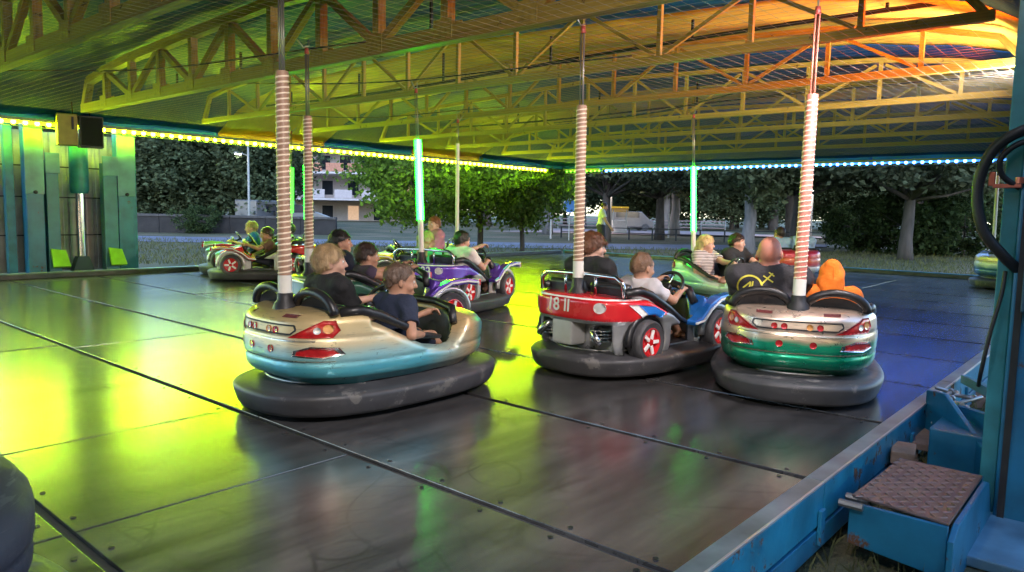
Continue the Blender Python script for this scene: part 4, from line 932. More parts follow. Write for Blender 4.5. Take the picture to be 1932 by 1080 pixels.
kind('wood', rx=3.4, rz=3.8, zc=4.6, clumps=240, per=95, leaf=.27, seed=3, h=5.5, r=.17, col=(.080, .108, .056), low=-1)
kind('wood2', rx=2.9, rz=4.4, zc=5.0, clumps=220, per=95, leaf=.26, seed=5, h=6, r=.16, col=(.088, .115, .06), low=-1)
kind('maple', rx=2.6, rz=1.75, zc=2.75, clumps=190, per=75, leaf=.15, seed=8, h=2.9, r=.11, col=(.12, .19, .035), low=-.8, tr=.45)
kind('park', rx=3.9, rz=2.3, zc=4.5, clumps=170, per=85, leaf=.25, seed=11, h=4.6, r=.24, col=(.092, .105, .056), low=-.75)
kind('park2', rx=3.3, rz=2.2, zc=4.3, clumps=140, per=85, leaf=.23, seed=14, h=4.4, r=.27, col=(.098, .115, .056), low=-.85, bark=BARKP)
kind('bush', rx=1.3, rz=1.1, zc=.9, clumps=70, per=70, leaf=.12, seed=17, h=.8, r=.05, col=(.045, .07, .025), low=-.9)
def tree(k, p, sc, rz, label, group=None, cat='tree', name=None):
    t = thing(name or {'wood': 'woodland_tree', 'wood2': 'woodland_tree', 'maple': 'maple_tree', 'bush': 'bush'}.get(k, 'park_tree'), label, cat, T(p.x, p.y, GZ) @ Rz(rz) @ Matrix.Diagonal((sc[0], sc[0], sc[1], 1)), group)
    link('crown', KINDS[k][0], None, t); link('trunk', KINDS[k][1], None, t)
rr_ = random.Random(5)
for i in range(8):
    tree(('wood', 'wood2')[i % 2], bear(-30.5 + i*1.95 + rr_.uniform(-.5, .5), 49 + rr_.uniform(-2, 2)), (1 + rr_.uniform(-.1, .2), 1 + rr_.uniform(-.1, .2)), rr_.uniform(0, 6), 'dark leafy tree in the dense wood behind the long wall at left', 'trees of the dense wood at left')
for i in range(6):
    tree(('wood2', 'wood')[i % 2], bear(-36 + i*3.0 + rr_.uniform(-.5, .5), 58 + rr_.uniform(-2, 2)), (1.2, 1.35 + rr_.uniform(-.1, .1)), rr_.uniform(0, 6), 'tall dark tree in the back row of the wood at left', 'trees of the dense wood at left')
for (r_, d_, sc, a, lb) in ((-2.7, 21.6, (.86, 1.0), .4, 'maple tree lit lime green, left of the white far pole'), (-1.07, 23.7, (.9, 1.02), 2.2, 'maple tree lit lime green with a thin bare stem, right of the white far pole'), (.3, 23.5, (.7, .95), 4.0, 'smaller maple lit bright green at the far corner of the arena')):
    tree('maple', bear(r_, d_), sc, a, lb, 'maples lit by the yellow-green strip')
for (k, px_, d_, sc, a, lb) in (('park', 9.1, 46, (1.15, 1.1), .3, 'dark park tree with a thick trunk right behind the low rail fence'), ('park2', 9.4, 29.5, (.95, 1.0), 1.2, 'park tree with a straight pale grey trunk right of the green lit pole'),
        ('park', 13.4, 35, (1.05, 1.1), 2.0, 'park tree with a dark trunk behind the red and orange car'), ('park', 14.9, 28, (.95, .98), 2.7, 'park tree with twin-looking dark trunk on the right lawn'), ('park2', 18.8, 33, (1.1, 1.05), 3.4, 'wide park tree over the dark bushes by the right edge'),
        ('park', 5.0, 40, (1.0, 1.05), 4.2, 'park tree behind the walking man'), ('park2', 2.4, 52, (1.2, 1.25), 5.0, 'tall tree behind the blue sign, left of the walking man'), ('park', 17.5, 47, (1.2, 1.3), 5.7, 'tall dark tree in the back row right of the pale far pole'),
        ('park', 24.0, 43, (1.3, 1.3), .9, 'tall dark tree in the back row near the right edge'), ('park2', 12.0, 55, (1.3, 1.35), 1.7, 'tall dark tree far back, left of the pale far pole'), ('park', 30.0, 55, (1.5, 1.5), 2.5, 'tall dark tree farthest back on the right'), ('park', 7.0, 75, (1.6, 1.6), 1.1, 'tree across the road behind the walking man'), ('park2', 16, 78, (1.8, 1.7), .4, 'tree across the road behind the red and orange car'), ('park', -2.5, 72, (1.5, 1.5), 3., 'tree across the road behind the lime maples'), ('park', 28, 80, (1.9, 1.8), 5.4, 'tree across the road at far right')):
    tree(k, bear(px_, d_), sc, a, lb, 'park trees to the right')
for i in range(10):
    tree(('wood2', 'wood')[i % 2], bear(15 + i*4.6, 84 + rr_.uniform(-3, 3)), (1.35, 1.25), rr_.uniform(0, 6), 'full dark tree just across the road behind the right lawn', 'trees just across the road at right')
for i in range(16):
    tree(('wood', 'wood2')[i % 2], bear(-9 + i*5.2 + rr_.uniform(-1, 1), 96 + rr_.uniform(-4, 4)), (1.5, 1.5 + rr_.uniform(-.2, .3)), rr_.uniform(0, 6), 'dark tree in the far line of trees across the road', 'far line of trees across the road')
for i in range(13):  # out-of-view tree row added to keep sky light off the near side
    tree(('wood', 'wood2')[i % 2], bear(-24 + i*4.2 + rr_.uniform(-.6, .6), -9.5 - 3.0*abs(cos(i*1.7))), (1.25, 1.5), rr_.uniform(0, 6), 'unseen tree added behind the viewer to block sky light', 'unseen shading trees behind the viewer')
for (px_, d_, sc, a, lb) in ((15.6, 33.5, (1.25, 1.5), 0, 'dark bush left of the heap of dark bushes on the right lawn'), (17.3, 32, (1.4, 1.7), 1, 'big dark bush in the middle of the right lawn bushes'), (19.2, 31.5, (1.4, 1.6), 2, 'dark bush nearest the blue post on the right lawn'), (22.0, 48, (1.3, 1.4), 3, 'bright green bush beside the pale far pole'), (-17.5, 41, (.9, .9), 1.5, 'dark bush at the end of the long wall')):
    tree('bush', bear(px_, d_), sc, a, lb, None, 'bush')

# ---------------------------------------------------------------- building, street lamp, vans, signs
def building():
    t = thing('apartment_building', 'pale stepped apartment block with balconies beyond the woods', 'building', T(*bear(-19.5, 92)) @ Rz(radians(41 - 90)))
    WL = pr('pale_render', (.48, .42, .42), .8, 0, .1); SL = pr('slab', (.55, .5, .5), .8, 0, .1); BR = pr('terracotta_panel', (.45, .2, .13), .8, 0, .2)
    GL = pr('window_glass', (.03, .035, .05), .1, .2); LT = pr('lit_window', (.5, .35, .25), .5, emis=(1, .62, .38), es=.10)
    for k, (z0, w_, sh) in enumerate(((0, 22, 0), (3, 22, 0), (6, 18, 1.5))):
        MB().box((sh, 3, z0 + 1.4), (w_, 9, 2.8)).build('storey', WL, t); MB().box((sh, -1.9, z0 + 2.9), (w_ + .6, 1.6 + 9, .2)).build('floor_slab', SL, t)
        for i in range(7):
            x = sh - w_/2 + 1.6 + i * (w_ - 3.2) / 6
            f_ = MB().box((x, -1.53, z0 + 1.35), (1.5, .08, 1.9)).build('window', SL, t); MB().box((x, -1.58, z0 + 1.35), (1.3, .04, 1.7)).build('pane', LT if (i * 3 + k) % 7 == 2 else GL, f_)
            if k: MB().box((x, -6.9, z0 + .55), (2.0, .12, .95)).build('balcony_panel', BR if k == 2 else WL, t)
    MB().box((2, 3, 10.2), (11, 7, 2.4)).build('penthouse', WL, t)
    for i in range(5): f_ = MB().box((-2 + i*2, -.53, 10.2), (1.2, .08, 1.5)).build('window', GL, t)
    t.location.z = GZ - .4
building()
def lamp_post(label, p, h):
    t = thing('street_lamp', label, 'street lamp', T(p.x, p.y, GZ)); m = pr('lamp_post_grey', (.3, .3, .28), .6, .3)
    MB().tube([(0, 0, 0), (0, 0, .9), (0, 0, h)], [.10, .075, .05], 8).build('post', m, t, smooth=True); MB().tube([(0, 0, h*.62), (-.35, .3, h*.64)], .03, 6).build('arm', m, t)
    MB().box((-.42, .36, h*.64), (.45, .2, .1)).build('lamp_head', m, t); MB().box((-.42, .36, h*.64 - .07), (.3, .16, .05)).build('lamp_glass', emit('street_lamp_glass', (1, .95, .85), 8), t)
lamp_post('slim grey street lamp in front of the dense wood', bear(-15.5, 43.5), 7.2)
def road_lamp(label, p, h, power):
    lamp_post(label, p, h); l = bpy.data.lights.new('street_light', 'POINT'); l.energy = power; l.color = (1, .82, .72); l.shadow_soft_size = .15
    o = bpy.data.objects.new('street_light', l); COL.objects.link(o); o.location = (p.x - .42, p.y + .36, GZ + h*.64 - .15)
road_lamp('street lamp beside the road behind the walking man', bear(7.5, 57), 7.0, 220)
road_lamp('street lamp beside the road behind the park trees at right', bear(22.5, 56), 7.0, 220)
def van(label, p, rz, col, L_=4.6, h_=1.9):
    t = thing('parked_van', label, 'van', T(p.x, p.y, GZ + .03) @ Rz(rz)); b_ = pr('van_' + str(col), col, .35, 0, .08, coat=.5)
    MB().prism([(-L_/2, .3), (L_/2, .3), (L_/2, .85), (L_/2 - .35, 1.0), (L_/2 - 1.1, h_), (-L_/2, h_)], 1.7, T(0, .85, 0) @ Matrix.Rotation(pi/2, 4, 'X')).build('body', b_, t, bevel=.08)
    G_ = pr('window_glass', (0, 0, 0))
    for s_ in (-1, 1):
        MB().box((-.3, .855*s_, 1.42), (L_*.5, .02, .5)).build('window', G_, t)
        for x in (-L_*.3, L_*.32): MB().lathe([(.32, -.1), (.32, .1)], 14, T(x, .8*s_, .32) @ Matrix.Rotation(pi/2, 4, 'X')).build('wheel', RUB, t, smooth=True, angle=40)
    for y in (-.6, .6): MB().box((L_/2 + .005, y, .72), (.02, .28, .16)).build('headlight', LENSW, t)
van('grey van parked behind the long wall beside the street lamp', bear(-15.3, 47), .3, (.12, .12, .13)); van('low grey car-sized van parked behind the long wall, right of the street lamp', bear(-13.2, 46.6), -.4, (.16, .16, .16), 3.4, 1.25)
van('grey van parked across the road behind the walking man', bear(10.2, 66), -.7, (.14, .13, .135), 4.2, 1.7)
t = thing('kiddie_stall', 'small white stall with a yellow awning beyond the low fence', 'stall', T(*bear(8.3, 58)) @ Rz(.6)); t.location.z = GZ
MB().box((.9, 0, .5), (1.8, 1.2, 1.0)).build('counter', pr('white_board', (.55, .53, .52), .7), t, bevel=.03); MB().box((-.6, 0, 1.85), (1.7, 1.3, .12), Matrix.Rotation(.18, 4, 'Y')).build('awning', pr('yellow_awning', (.75, .48, .02), .6), t)
for x in (-1.3, .1):
    for y in (-.5, .5): MB().tube([(x, y, 0), (x, y, 1.8)], .03, 6).build('stall_post', STEEL, t)
t = thing('road_sign', 'blue round road sign on a post behind the maples', 'sign', T(*bear(3.1, 41)) @ Rz(radians(-49))); t.location.z = GZ
MB().tube([(0, 0, 0), (0, 0, 2.2)], .035, 8).build('sign_post', STEEL, t); MB().lathe([(.36, -.01), (.36, .01)], 22, T(0, -.06, 1.9) @ Matrix.Rotation(pi/2, 4, 'X')).build('sign_disc', pr('sign_blue', (.05, .2, .5), .5), t); MB().lathe([(.39, -.012), (.39, .008)], 22, T(0, -.05, 1.9) @ Matrix.Rotation(pi/2, 4, 'X')).build('sign_rim', WHT, t)
for k, (r_, d_, h_) in enumerate(((2.2, 43, 1.6), (10.3, 49, 1.5))):
    o = MB().tube([(0, 0, 0), (0, 0, h_)], .06, 8).lathe([(.07, h_), (.075, h_ + .05), (.02, h_ + .1)], 8).build('bollard_post', pr('pale_post', (.4, .38, .36), .7)); p = bear(r_, d_); o.location = (p.x, p.y, GZ); tag(o, ('pale slim post left of the walking man', 'pale slim post left of the green lit pole by the road')[k], 'post')
# road barrier rails along the road
t = thing('road_barrier', 'pale rail barrier along the far side of the road, right of centre', 'barrier', (0, 0, 0)); bp_ = [bear(2 + k*2.2, 69.5 - .13*k) for k in range(9)]
for k, p in enumerate(bp_):
    MB().box((p.x, p.y, GZ + .5), (.08, .08, 1.0)).build('post', STEEL, t)
    if k < 8:
        for z in (.15, .45, .75): bar('rail', (p.x, p.y, z + GZ + .2), (bp_[k+1].x, bp_[k+1].y, z + GZ + .2), .06, .09, pr('barrier_rail', (.22, .17, .165), .6), t)
# ---------------------------------------------------------------- grass
def grass(name, label, n_, region, hmin, hmax, wd, col, seed):
    R_ = np.random.default_rng(seed); p = np.array([region(R_) for _ in range(n_)]); a = R_.uniform(0, 6.28, n_); h = R_.uniform(hmin, hmax, n_); ln = R_.normal(0, .35, (n_, 2)) * h[:, None]
    dx, dy = np.cos(a)*wd, np.sin(a)*wd; z0 = np.full(n_, GZ - .01)
    V = np.stack([np.stack([p[:, 0]-dx, p[:, 1]-dy, z0], 1), np.stack([p[:, 0]+dx, p[:, 1]+dy, z0], 1), np.stack([p[:, 0]+dx*.6+ln[:, 0]*.4, p[:, 1]+dy*.6+ln[:, 1]*.4, z0+h*.6], 1), np.stack([p[:, 0]+ln[:, 0], p[:, 1]+ln[:, 1], z0+h], 1)], 1).reshape(-1, 3)
    me = bpy.data.meshes.new(name); me.from_pydata(V.tolist(), [], np.arange(n_*4).reshape(-1, 4).tolist()); o = link(name, me, leafmat('blade_' + name, col, .3)); tag(o, label, 'grass', kind='stuff')
def near_grass(R_):
    while 1:
        x, y = R_.uniform(1.6, 7.5), R_.uniform(-.6, 1.05)
        if not (3.55 < x < 5.2 and y < .75): return (x, y)
grass('grass', 'rough grass and weeds under the near kerb and step', 2200, near_grass, .04, .15, .003, (.10, .105, .045), 1)
def far_grass(R_):
    while 1:
        d = R_.uniform(19, 33) ; p = bear(R_.uniform(-.75, .72) * d, d)
        if p.y > 13.7 or p.x > 17.9: return (p.x, p.y)
grass('lawn_grass', 'rough dry lawn grass outside the far kerbs', 30000, far_grass, .04, .16, .012, (.115, .115, .045), 2)

# ================================================================== PEOPLE (one continuous body each; hair and clothes are children)
def V3(*a): return np.array(a, float)
def ik(S, Tg, l1, l2, hint):
    d = Tg - S; L = np.linalg.norm(d)
    if L > (l1 + l2) * .985: Tg = S + d / L * (l1 + l2) * .985; d = Tg - S; L = np.linalg.norm(d)
    a = (l1*l1 - l2*l2 + L*L) / (2*L); h = sqrt(max(1e-6, l1*l1 - a*a)); n = d / L
    u = hint - n * (hint @ n); u /= np.linalg.norm(u) + 1e-9
    return S + n * a + u * h, Tg
def eul(yaw, pitch, roll=0):
    return np.array((Matrix.Rotation(radians(yaw), 3, 'Z') @ Matrix.Rotation(radians(pitch), 3, 'Y') @ Matrix.Rotation(radians(roll), 3, 'X')))
def hand(F, W, dr, nrm, s, curl, k):
    """palm, four unequal bent fingers and a thumb; dr along the hand, nrm out of the palm"""
    dr = dr / np.linalg.norm(dr); nrm = nrm - dr * (nrm @ dr); nrm /= np.linalg.norm(nrm) + 1e-9; sd = np.cross(dr, nrm)
    F.cone(W, W + dr*.045*s, .024*s, .03*s, k)
    for q in (-1, 0, 1): F.cone(W + dr*.02*s, W + dr*.085*s + sd*.022*q*s, .016*s, .013*s, k)
    for q, L in ((-1.5, .065), (-.5, .08), (.5, .086), (1.5, .074)):
        b = W + dr*.088*s + sd*.0195*q*s
        c = b + (dr*cos(curl*.5) + nrm*sin(curl*.5))*L*.5*s; e = c + (dr*cos(curl*1.3) + nrm*sin(curl*1.3))*L*.5*s
        F.cone(b, c, .0098*s, .0088*s, .006); F.cone(c, e, .0088*s, .0072*s, .004)
    b = W + dr*.03*s + sd*.03*s; c = b + (dr*.6 + sd*.7 + nrm*.25)*.035*s; e = c + (dr*.9 + nrm*.4)*.03*s
    F.cone(b, c, .0125*s, .0105*s, .012); F.cone(c, e, .0105*s, .009*s, .004)
SKINS = {}
def skin(c):
    k = 'skin_%.2f' % sum(c)
    if k not in SKINS: SKINS[k] = pr(k, c, .56, 0, .20, 14, .10, sss=.06, bscale=160)
    return SKINS[k]
FAIR = (.52, .30, .22); TANSK = (.42, .22, .14); RUDDY = (.50, .20, .14)
def cloth(name, c, **k): return pr(name, c, .85, 0, .18, 7, .25, bscale=70, **k)
def striped(name, a, b, fr):
    if name in MATS: return MATS[name]
    m = bpy.data.materials.new(name); m.use_nodes = True; t = m.node_tree; N = t.nodes; L = t.links; bs = N['Principled BSDF']
    tc = N.new('ShaderNodeTexCoord'); wv = N.new('ShaderNodeTexWave'); wv.bands_direction = 'Z'; wv.inputs['Scale'].default_value = fr; wv.inputs['Distortion'].default_value = .5; L.new(tc.outputs['Object'], wv.inputs[0])
    r = N.new('ShaderNodeValToRGB'); r.color_ramp.elements[0].position = .42; r.color_ramp.elements[1].position = .58; r.color_ramp.elements[0].color = (*a, 1); r.color_ramp.elements[1].color = (*b, 1); L.new(wv.outputs[1], r.inputs[0]); L.new(r.outputs[0], bs.inputs[0]); bs.inputs['Roughness'].default_value = .85
    MATS[name] = m; return m

def strands(ho, hc, Hm, mat, n_, ln):
    me = ho.data; nf = len(me.polygons); C_ = np.empty(nf*3); N_ = np.empty(nf*3); me.polygons.foreach_get('center', C_); me.polygons.foreach_get('normal', N_); C_ = C_.reshape(-1, 3); N_ = N_.reshape(-1, 3)
    R_ = np.random.default_rng(int(abs(hc[0]*1000)) + nf); ok = np.where((N_ @ (C_.mean(0)*0 + 1) > -9) & (((C_ - hc) * N_).sum(1) > 0))[0]; I = R_.choice(ok, n_)
    P = C_[I] + R_.normal(0, .003, (n_, 3)); Nn = N_[I]; cr = hc + Hm @ V3(-.05, .02, .12)
    fl = (P - cr); fl[:, 2] -= .05; fl += R_.normal(0, .022, (n_, 3)); fl -= Nn * (fl * Nn).sum(1)[:, None]; fl /= np.linalg.norm(fl, axis=1)[:, None] + 1e-9
    sd = np.cross(fl, Nn) * .0011; L = ln * R_.uniform(.6, 1.35, n_)[:, None]; P = P - Nn*.002
    m1 = P + fl*L*.5 + Nn*(.0035 + .002*R_.random((n_, 1))); e = P + fl*L + Nn*(.001 + .0055*R_.random((n_, 1)))
    V = np.stack([P - sd, P + sd, m1 + sd, m1 - sd, e], 1).reshape(-1, 3); F = []
    for k in range(n_): a = k*5; F += [(a, a+1, a+2, a+3), (a+3, a+2, a+4)]
    sm = bpy.data.meshes.new('hair_strands'); sm.from_pydata(V.tolist(), [], F); o = link('hair_strands', sm, mat, ho); o['kind'] = 'stuff'
def person(M, label, top, lean=8, head=(0, 0), RH=None, LH=None, hair=('short', (.04, .025, .018)), sk=FAIR, shirt=('tee', None), pants=None, vox=.0085, wide=1., hs=.95, seat=.23, stand=False, look=True, group='people riding in the bumper cars', side=0., tyaw=0., rcurl=1.1, lcurl=1.1):
    """top = height of the crown above the arena floor (the ground for a standing figure); seat point = origin of M"""
    th = radians(lean); body_h = .575 * cos(th)
    s = ((top - seat) - .234 * hs) / body_h if not stand else top / 1.78
    if stand: seat = .88 * s
    hip = V3(0, 0, seat + (.10 * s if not stand else .02)); up = V3(-sin(th), side, cos(th)); up /= np.linalg.norm(up)
    Ty = eul(tyaw, 0); lat = Ty @ V3(0, 1, 0); fw = Ty @ V3(1, 0, 0)
    waist = hip + up*.15*s; chest = hip + up*.32*s; nb = hip + up*.475*s
    Hm = eul(*head) @ eul(0, lean * -.3); hc = nb + V3(.028, 0, 0)*s + Hm @ V3(.0, 0, .115*hs)
    SH = [hip + up*.435*s + lat*q*.165*s*wide for q in (-1, 1)]
    dh = [V3(.28, -.14, -.28)*s + hip + V3(0, 0, .2)*s, V3(.28, .14, -.28)*s + hip + V3(0, 0, .2)*s]
    HT = [np.array(RH) if RH is not None else dh[0], np.array(LH) if LH is not None else dh[1]]
    l1, l2 = .285*s, .25*s
    arms = []
    for q, S, Tg in ((-1, SH[0], HT[0]), (1, SH[1], HT[1])):
        E_, Wt = ik(S, Tg, l1, l2, V3(-.25, q*.55, -.9)); arms.append((q, S, E_, Wt))
    if stand:
        legs = [(hip + V3(0, q*.09*s, -.03), hip + V3(.06*q*-1 + .02, q*.10*s, -.45*s), V3(.10*q*-1 - .02, q*.10*s, .07)) for q in (-1, 1)]
    else:
        legs = [(hip + V3(.02, q*.085*s, -.01), hip + V3(.40*s, q*.10*s, .03 + .06*s), hip + V3(.50*s + .06, q*.09*s, -.02) + V3(0, 0, max(-.36*s, .21 - hip[2] + .06))) for q in (-1, 1)]
    P_all = [hc, hip] + [p for a in arms for p in a[1:]] + [p for l in legs for p in l]
    lo = np.min(P_all, 0) - .24; hi = np.max(P_all, 0) + .24
    lo[2] = max(lo[2], -.02) if stand else lo[2] + .08
    def torso(F, g, k, neck=True):
        F.ell(hip + V3(0, 0, .02), V3(.115, .155*wide, .115)*s + g, None, k); F.ell(waist, V3(.095, .135*wide, .13)*s + g, None, k)
        Q = np.stack([fw, lat, up], 1); F.ell(chest, V3(.108, .160*wide, .165)*s + g, Q, k)
        F.cone(SH[0]*.9 + SH[1]*.1, SH[1]*.9 + SH[0]*.1, .062*s + g, .062*s + g, k)
        for q in (0, 1): F.cone(SH[q], nb, .055*s + g, .045*s + g, k)
    F = Field(lo, hi, vox); torso(F, 0., .05*s)
    F.cone(nb - up*.04*s, hc - Hm @ V3(.015, 0, .06), .055*s*(1 + .25*(wide - 1)*4) if wide > 1 else .050*s, .050*hs, .03)
    for q, S, E_, Wt in arms:
        F.cone(S, E_, .054*s*wide**.5, .042*s, .03); F.cone(E_, Wt, .042*s, .026*s, .012)
        d_ = Wt - E_; hand(F, Wt, d_, V3(.1, -q*.55, -1) if not stand else V3(0, -q, 0), max(s, .78), rcurl if q < 0 else lcurl, .012)
    for a, kn, an in legs:
        F.cone(a, kn, .088*s, .058*s, .03); F.cone(kn, an, .056*s, .036*s, .02); F.cone(an + V3(-.03, 0, -.02)*s, an + V3(.15, 0, -.045)*s, .035*s, .028*s, .02)
    h = hs
    def hp(*p): return hc + Hm @ (V3(*p) * h)
    F.ell(hp(-.012, 0, .022), V3(.098, .077, .098)*h, Hm, .02); F.ell(hp(.022, 0, -.045), V3(.070, .058, .072)*h, Hm, .03)
    F.ell(hp(.066, 0, -.098), V3(.024, .026, .020)*h, Hm, .025); F.ell(hp(.055, 0, .03), V3(.038, .06, .045)*h, Hm, .02)
    F.cone(hp(.088, 0, .018), hp(.106, 0, -.026), .008*h, .0135*h, .012)
    F.ell(hp(.082, 0, -.062), V3(.016, .026, .007)*h, Hm, .008); F.ell(hp(.081, 0, -.074), V3(.014, .022, .007)*h, Hm, .008)
    for q in (-1, 1):
        F.ell(hp(.096, q*.033, .008), V3(.016, .016, .011)*h, Hm, .014, 'sub'); F.ell(hp(.060, q*.045, -.03), V3(.025, .022, .022)*h, Hm, .02)
        F.ell(hp(-.008, q*.080, -.006), V3(.018, .009, .031)*h, Hm, .008)
    t = thing('person', label, 'person', M, group)
    b = link('body', F.mesh('body'), skin(sk), t)
    # shirt
    kind, smat = shirt
    frac = {'tee': .62, 'tank': .0, 'long': 1.}[kind]
    G = Field(lo, hi, vox); torso(G, .013, .05*s)
    if frac:
        for q, S, E_, Wt in arms:
            G.cone(S, E_, .054*s*wide**.5 + .016, .042*s + .022, .035, clip=frac if frac < 1 else None)
            if frac == 1.: G.cone(E_, Wt, .042*s + .018, .026*s + .014, .02, clip=.97)
    G.wob(.0042, 29, s*7); G.wob(.0028, 63, s*3); G.ell(nb + up*.062*s + V3(.022, 0, 0)*s, V3(.078, .072, .062)*s, None, .012, 'sub')
    G.cut(V3(0, 0, -1), -(hip[2] - (.02 if not stand else .10)*s))
    link('shirt', G.mesh('shirt'), smat, t)
    G = Field(lo, hi, vox)
    G.ell(hip + V3(0, 0, .01), V3(.123, .165*wide, .115)*s + .01, None, .03)
    for a, kn, an in legs:
        G.cone(a, kn, .088*s + .014, .058*s + .022, .03, clip=.92 if not stand else None)
        if stand: G.cone(kn, an, .08*s, .055*s, .03)
    G.wob(.003, 27, s*3); link('trousers' if stand else 'shorts', G.mesh('shorts'), pants or cloth('navy_shorts', (.02, .025, .045)), t)
    # hair
    style, hcol = hair
    if style == 'hood':
        G = Field(hc - .26, hc + .22, vox); G.ell(hp(-.018, 0, .025), V3(.122, .103, .122)*h, Hm, .03); G.ell(hp(-.02, 0, -.06), V3(.11, .10, .10)*h, Hm, .04)
        G.cone(hp(-.03, 0, -.1), nb - up*.03*s, .10*h, .11*h, .05); G.ell(hp(-.05, 0, .10), V3(.06, .05, .05)*h, Hm, .04)
        G.ell(hp(.12, 0, -.02), V3(.075, .066, .10)*h, Hm, .02, 'sub'); G.wob(.005, 34, 1.); G.wob(.0035, 61, 2.2); hd_ = link('hood', G.mesh('hood'), hcol, t); MB().tube([hp(.07, 0, .150), hp(.0, 0, .158), hp(-.07, 0, .140), hp(-.125, 0, .085), hp(-.142, 0, .02), hp(-.135, 0, -.06), hp(-.13, 0, -.13)], .0045, 6).build('hood_seam', hcol, hd_, smooth=True)
    elif style != 'bald':
        hm = pr('hair_%.3f_%.3f' % (hcol[0], hcol[1]), hcol, .42, 0, .45, 26, .5, stretch=(1, 1, .25), bscale=90)
        inf = {'short': .014, 'buzz': .006, 'bowl': .021, 'long': .018, 'bob': .022}[style]
        G = Field(hc - .30, hc + .2, vox * .9); G.ell(hp(-.014, 0, .025), (V3(.098, .077, .098) + inf)*h, Hm, .02)
        c0 = {'short': .004, 'buzz': .008, 'bowl': -.018, 'long': -.01, 'bob': -.01}[style]
        nn = -(Hm @ V3(-.52, 0, .85)); G.cut(nn, float(nn @ hp(0, 0, c0)))
        if style == 'bowl':
            for q in (-1, -.5, 0, .5, 1): G.cone(hp(.03, q*.05, .10), hp(.092, q*.06, .052), .022, .014, .02)
            G.cone(hp(-.06, 0, .0), hp(-.075, 0, -.055), .055*h, .03*h, .03)
        if style == 'bob':
            for q in (-1, 1): G.cone(hp(-.015, q*.07, .04), hp(-.045, q*.088, -.085), .035*h, .026*h, .03); G.cone(hp(-.06, q*.04, .02), hp(-.11, q*.05, -.10), .05*h, .03*h, .03)
            G.cone(hp(-.07, 0, .03), hp(-.125, 0, -.08), .055*h, .04*h, .03)
        if style == 'long':
            for q in (-1, 0, 1): G.cone(hp(-.06, q*.045, .03), nb + V3(-.09, q*.05, -.06)*s, .05*h, .035*h, .04)
        G.wob(.0028, 60, 2.); G.wob(.0022, 110, .7); ho = link('hair', G.mesh('hair'), hm, t); strands(ho, hc, Hm, hm, 2600 if vox < .009 else 900, .030 if style != 'buzz' else .010)
    if look:
        for q in (-1, 1):
            e_ = MB().lathe([(.003, -.0105), (.0085, -.007), (.0112, 0), (.0085, .007), (.004, .0102)], 10, Matrix.Diagonal((h, h, h, 1))).build('eye', pr('eye_white', (.62, .58, .55), .2), t, smooth=True)
            Mh = Matrix(np.array(Hm).tolist()).to_4x4(); e_.matrix_local = Matrix.Translation(hp(.080, q*.033, .006)) @ Mh @ Matrix.Rotation(pi/2, 4, 'Y')
            MB().lathe([(.0055, .0085), (.004, .0112), (.001, .0116)], 8, Matrix.Diagonal((h, h, h, 1))).build('iris', pr('iris_dark', (.02, .014, .01), .15), e_, smooth=True)
            hb = pr('brow_%.2f' % (hcol[0] if isinstance(hcol, tuple) else .05), hcol if isinstance(hcol, tuple) else (.1, .06, .03), .7)
            MB().tube([hp(.088, q*.018, .030), hp(.087, q*.034, .036), hp(.076, q*.050, .031)], .0042*h, 5).build('eyebrow', hb, t, smooth=True)
        MB().tube([hp(.086, -.022, -.066), hp(.0985, 0, -.0675), hp(.086, .022, -.066)], [.002, .0045, .002], 6).build('lips', pr('lips', (.33, .10, .09), .45), t, smooth=True)
    return t
def at(Mc, x, y): return Mc @ T(x, y, 0)
BLKT = cloth('black_tee', (.014, .014, .016)); NAVY = cloth('navy_tee', (.018, .026, .055)); WHTT = cloth('white_tee', (.62, .60, .58)); GRYT = cloth('light_grey_tee', (.50, .47, .48))
DKT = cloth('charcoal_tee', (.03, .028, .033))
# gold car: blond boy in black, boy in navy with his arm over the side
person(at(MA, -.20, .20), 'blond boy in a black top riding in the gold bumper car', .955, lean=2, head=(-28, -4), RH=(.30, -.14, .50), LH=(.38, .06, .58), hair=('short', (.40, .27, .14)), sk=FAIR, shirt=('tee', BLKT), vox=.0072)
person(at(MA, -.07, -.24), 'boy in a navy top leaning on the side of the gold bumper car', .865, lean=-4, head=(-30, 4), RH=(.13, -.20, .43), LH=(.30, .02, .52), hair=('buzz', (.13, .08, .055)), sk=TANSK, shirt=('tee', NAVY), vox=.0072, side=-.10, rcurl=.9)
# red buggy
person(at(MBq, -.26, .20), 'brown-haired youth in a black top in the red buggy', 1.035, lean=6, head=(-42, 4), RH=(.30, -.10, .50), LH=(.34, .12, .48), hair=('bowl', (.13, .05, .022)), sk=FAIR, shirt=('tee', BLKT), vox=.0072)
person(at(MBq, -.16, -.19), 'crop-haired boy in a light grey top steering the red buggy', .895, lean=0, head=(-8, 3), RH=(.36, -.14, .60), LH=(.36, .10, .66), hair=('buzz', (.19, .105, .06)), sk=TANSK, shirt=('tee', GRYT), vox=.0072)
# champagne and green car
D1 = person(at(MD, -.30, .20), 'bald man in a charcoal top with a yellow emblem on his back', 1.06, lean=6, head=(-6, 0), RH=(.40, -.12, .55), LH=(.40, .10, .55), hair=('bald', (.1, .06, .04)), sk=RUDDY, shirt=('tee', DKT), vox=.0072, wide=1.2, seat=.23, hs=1.0)
person(at(MD, -.26, -.20), 'child in an orange hood beside the bald man', .885, lean=2, hs=.80, head=(6, 4), hair=('hood', cloth('orange_hood', (.75, .17, .01))), sk=FAIR, shirt=('long', cloth('orange_top', (.72, .16, .01))), vox=.0085)
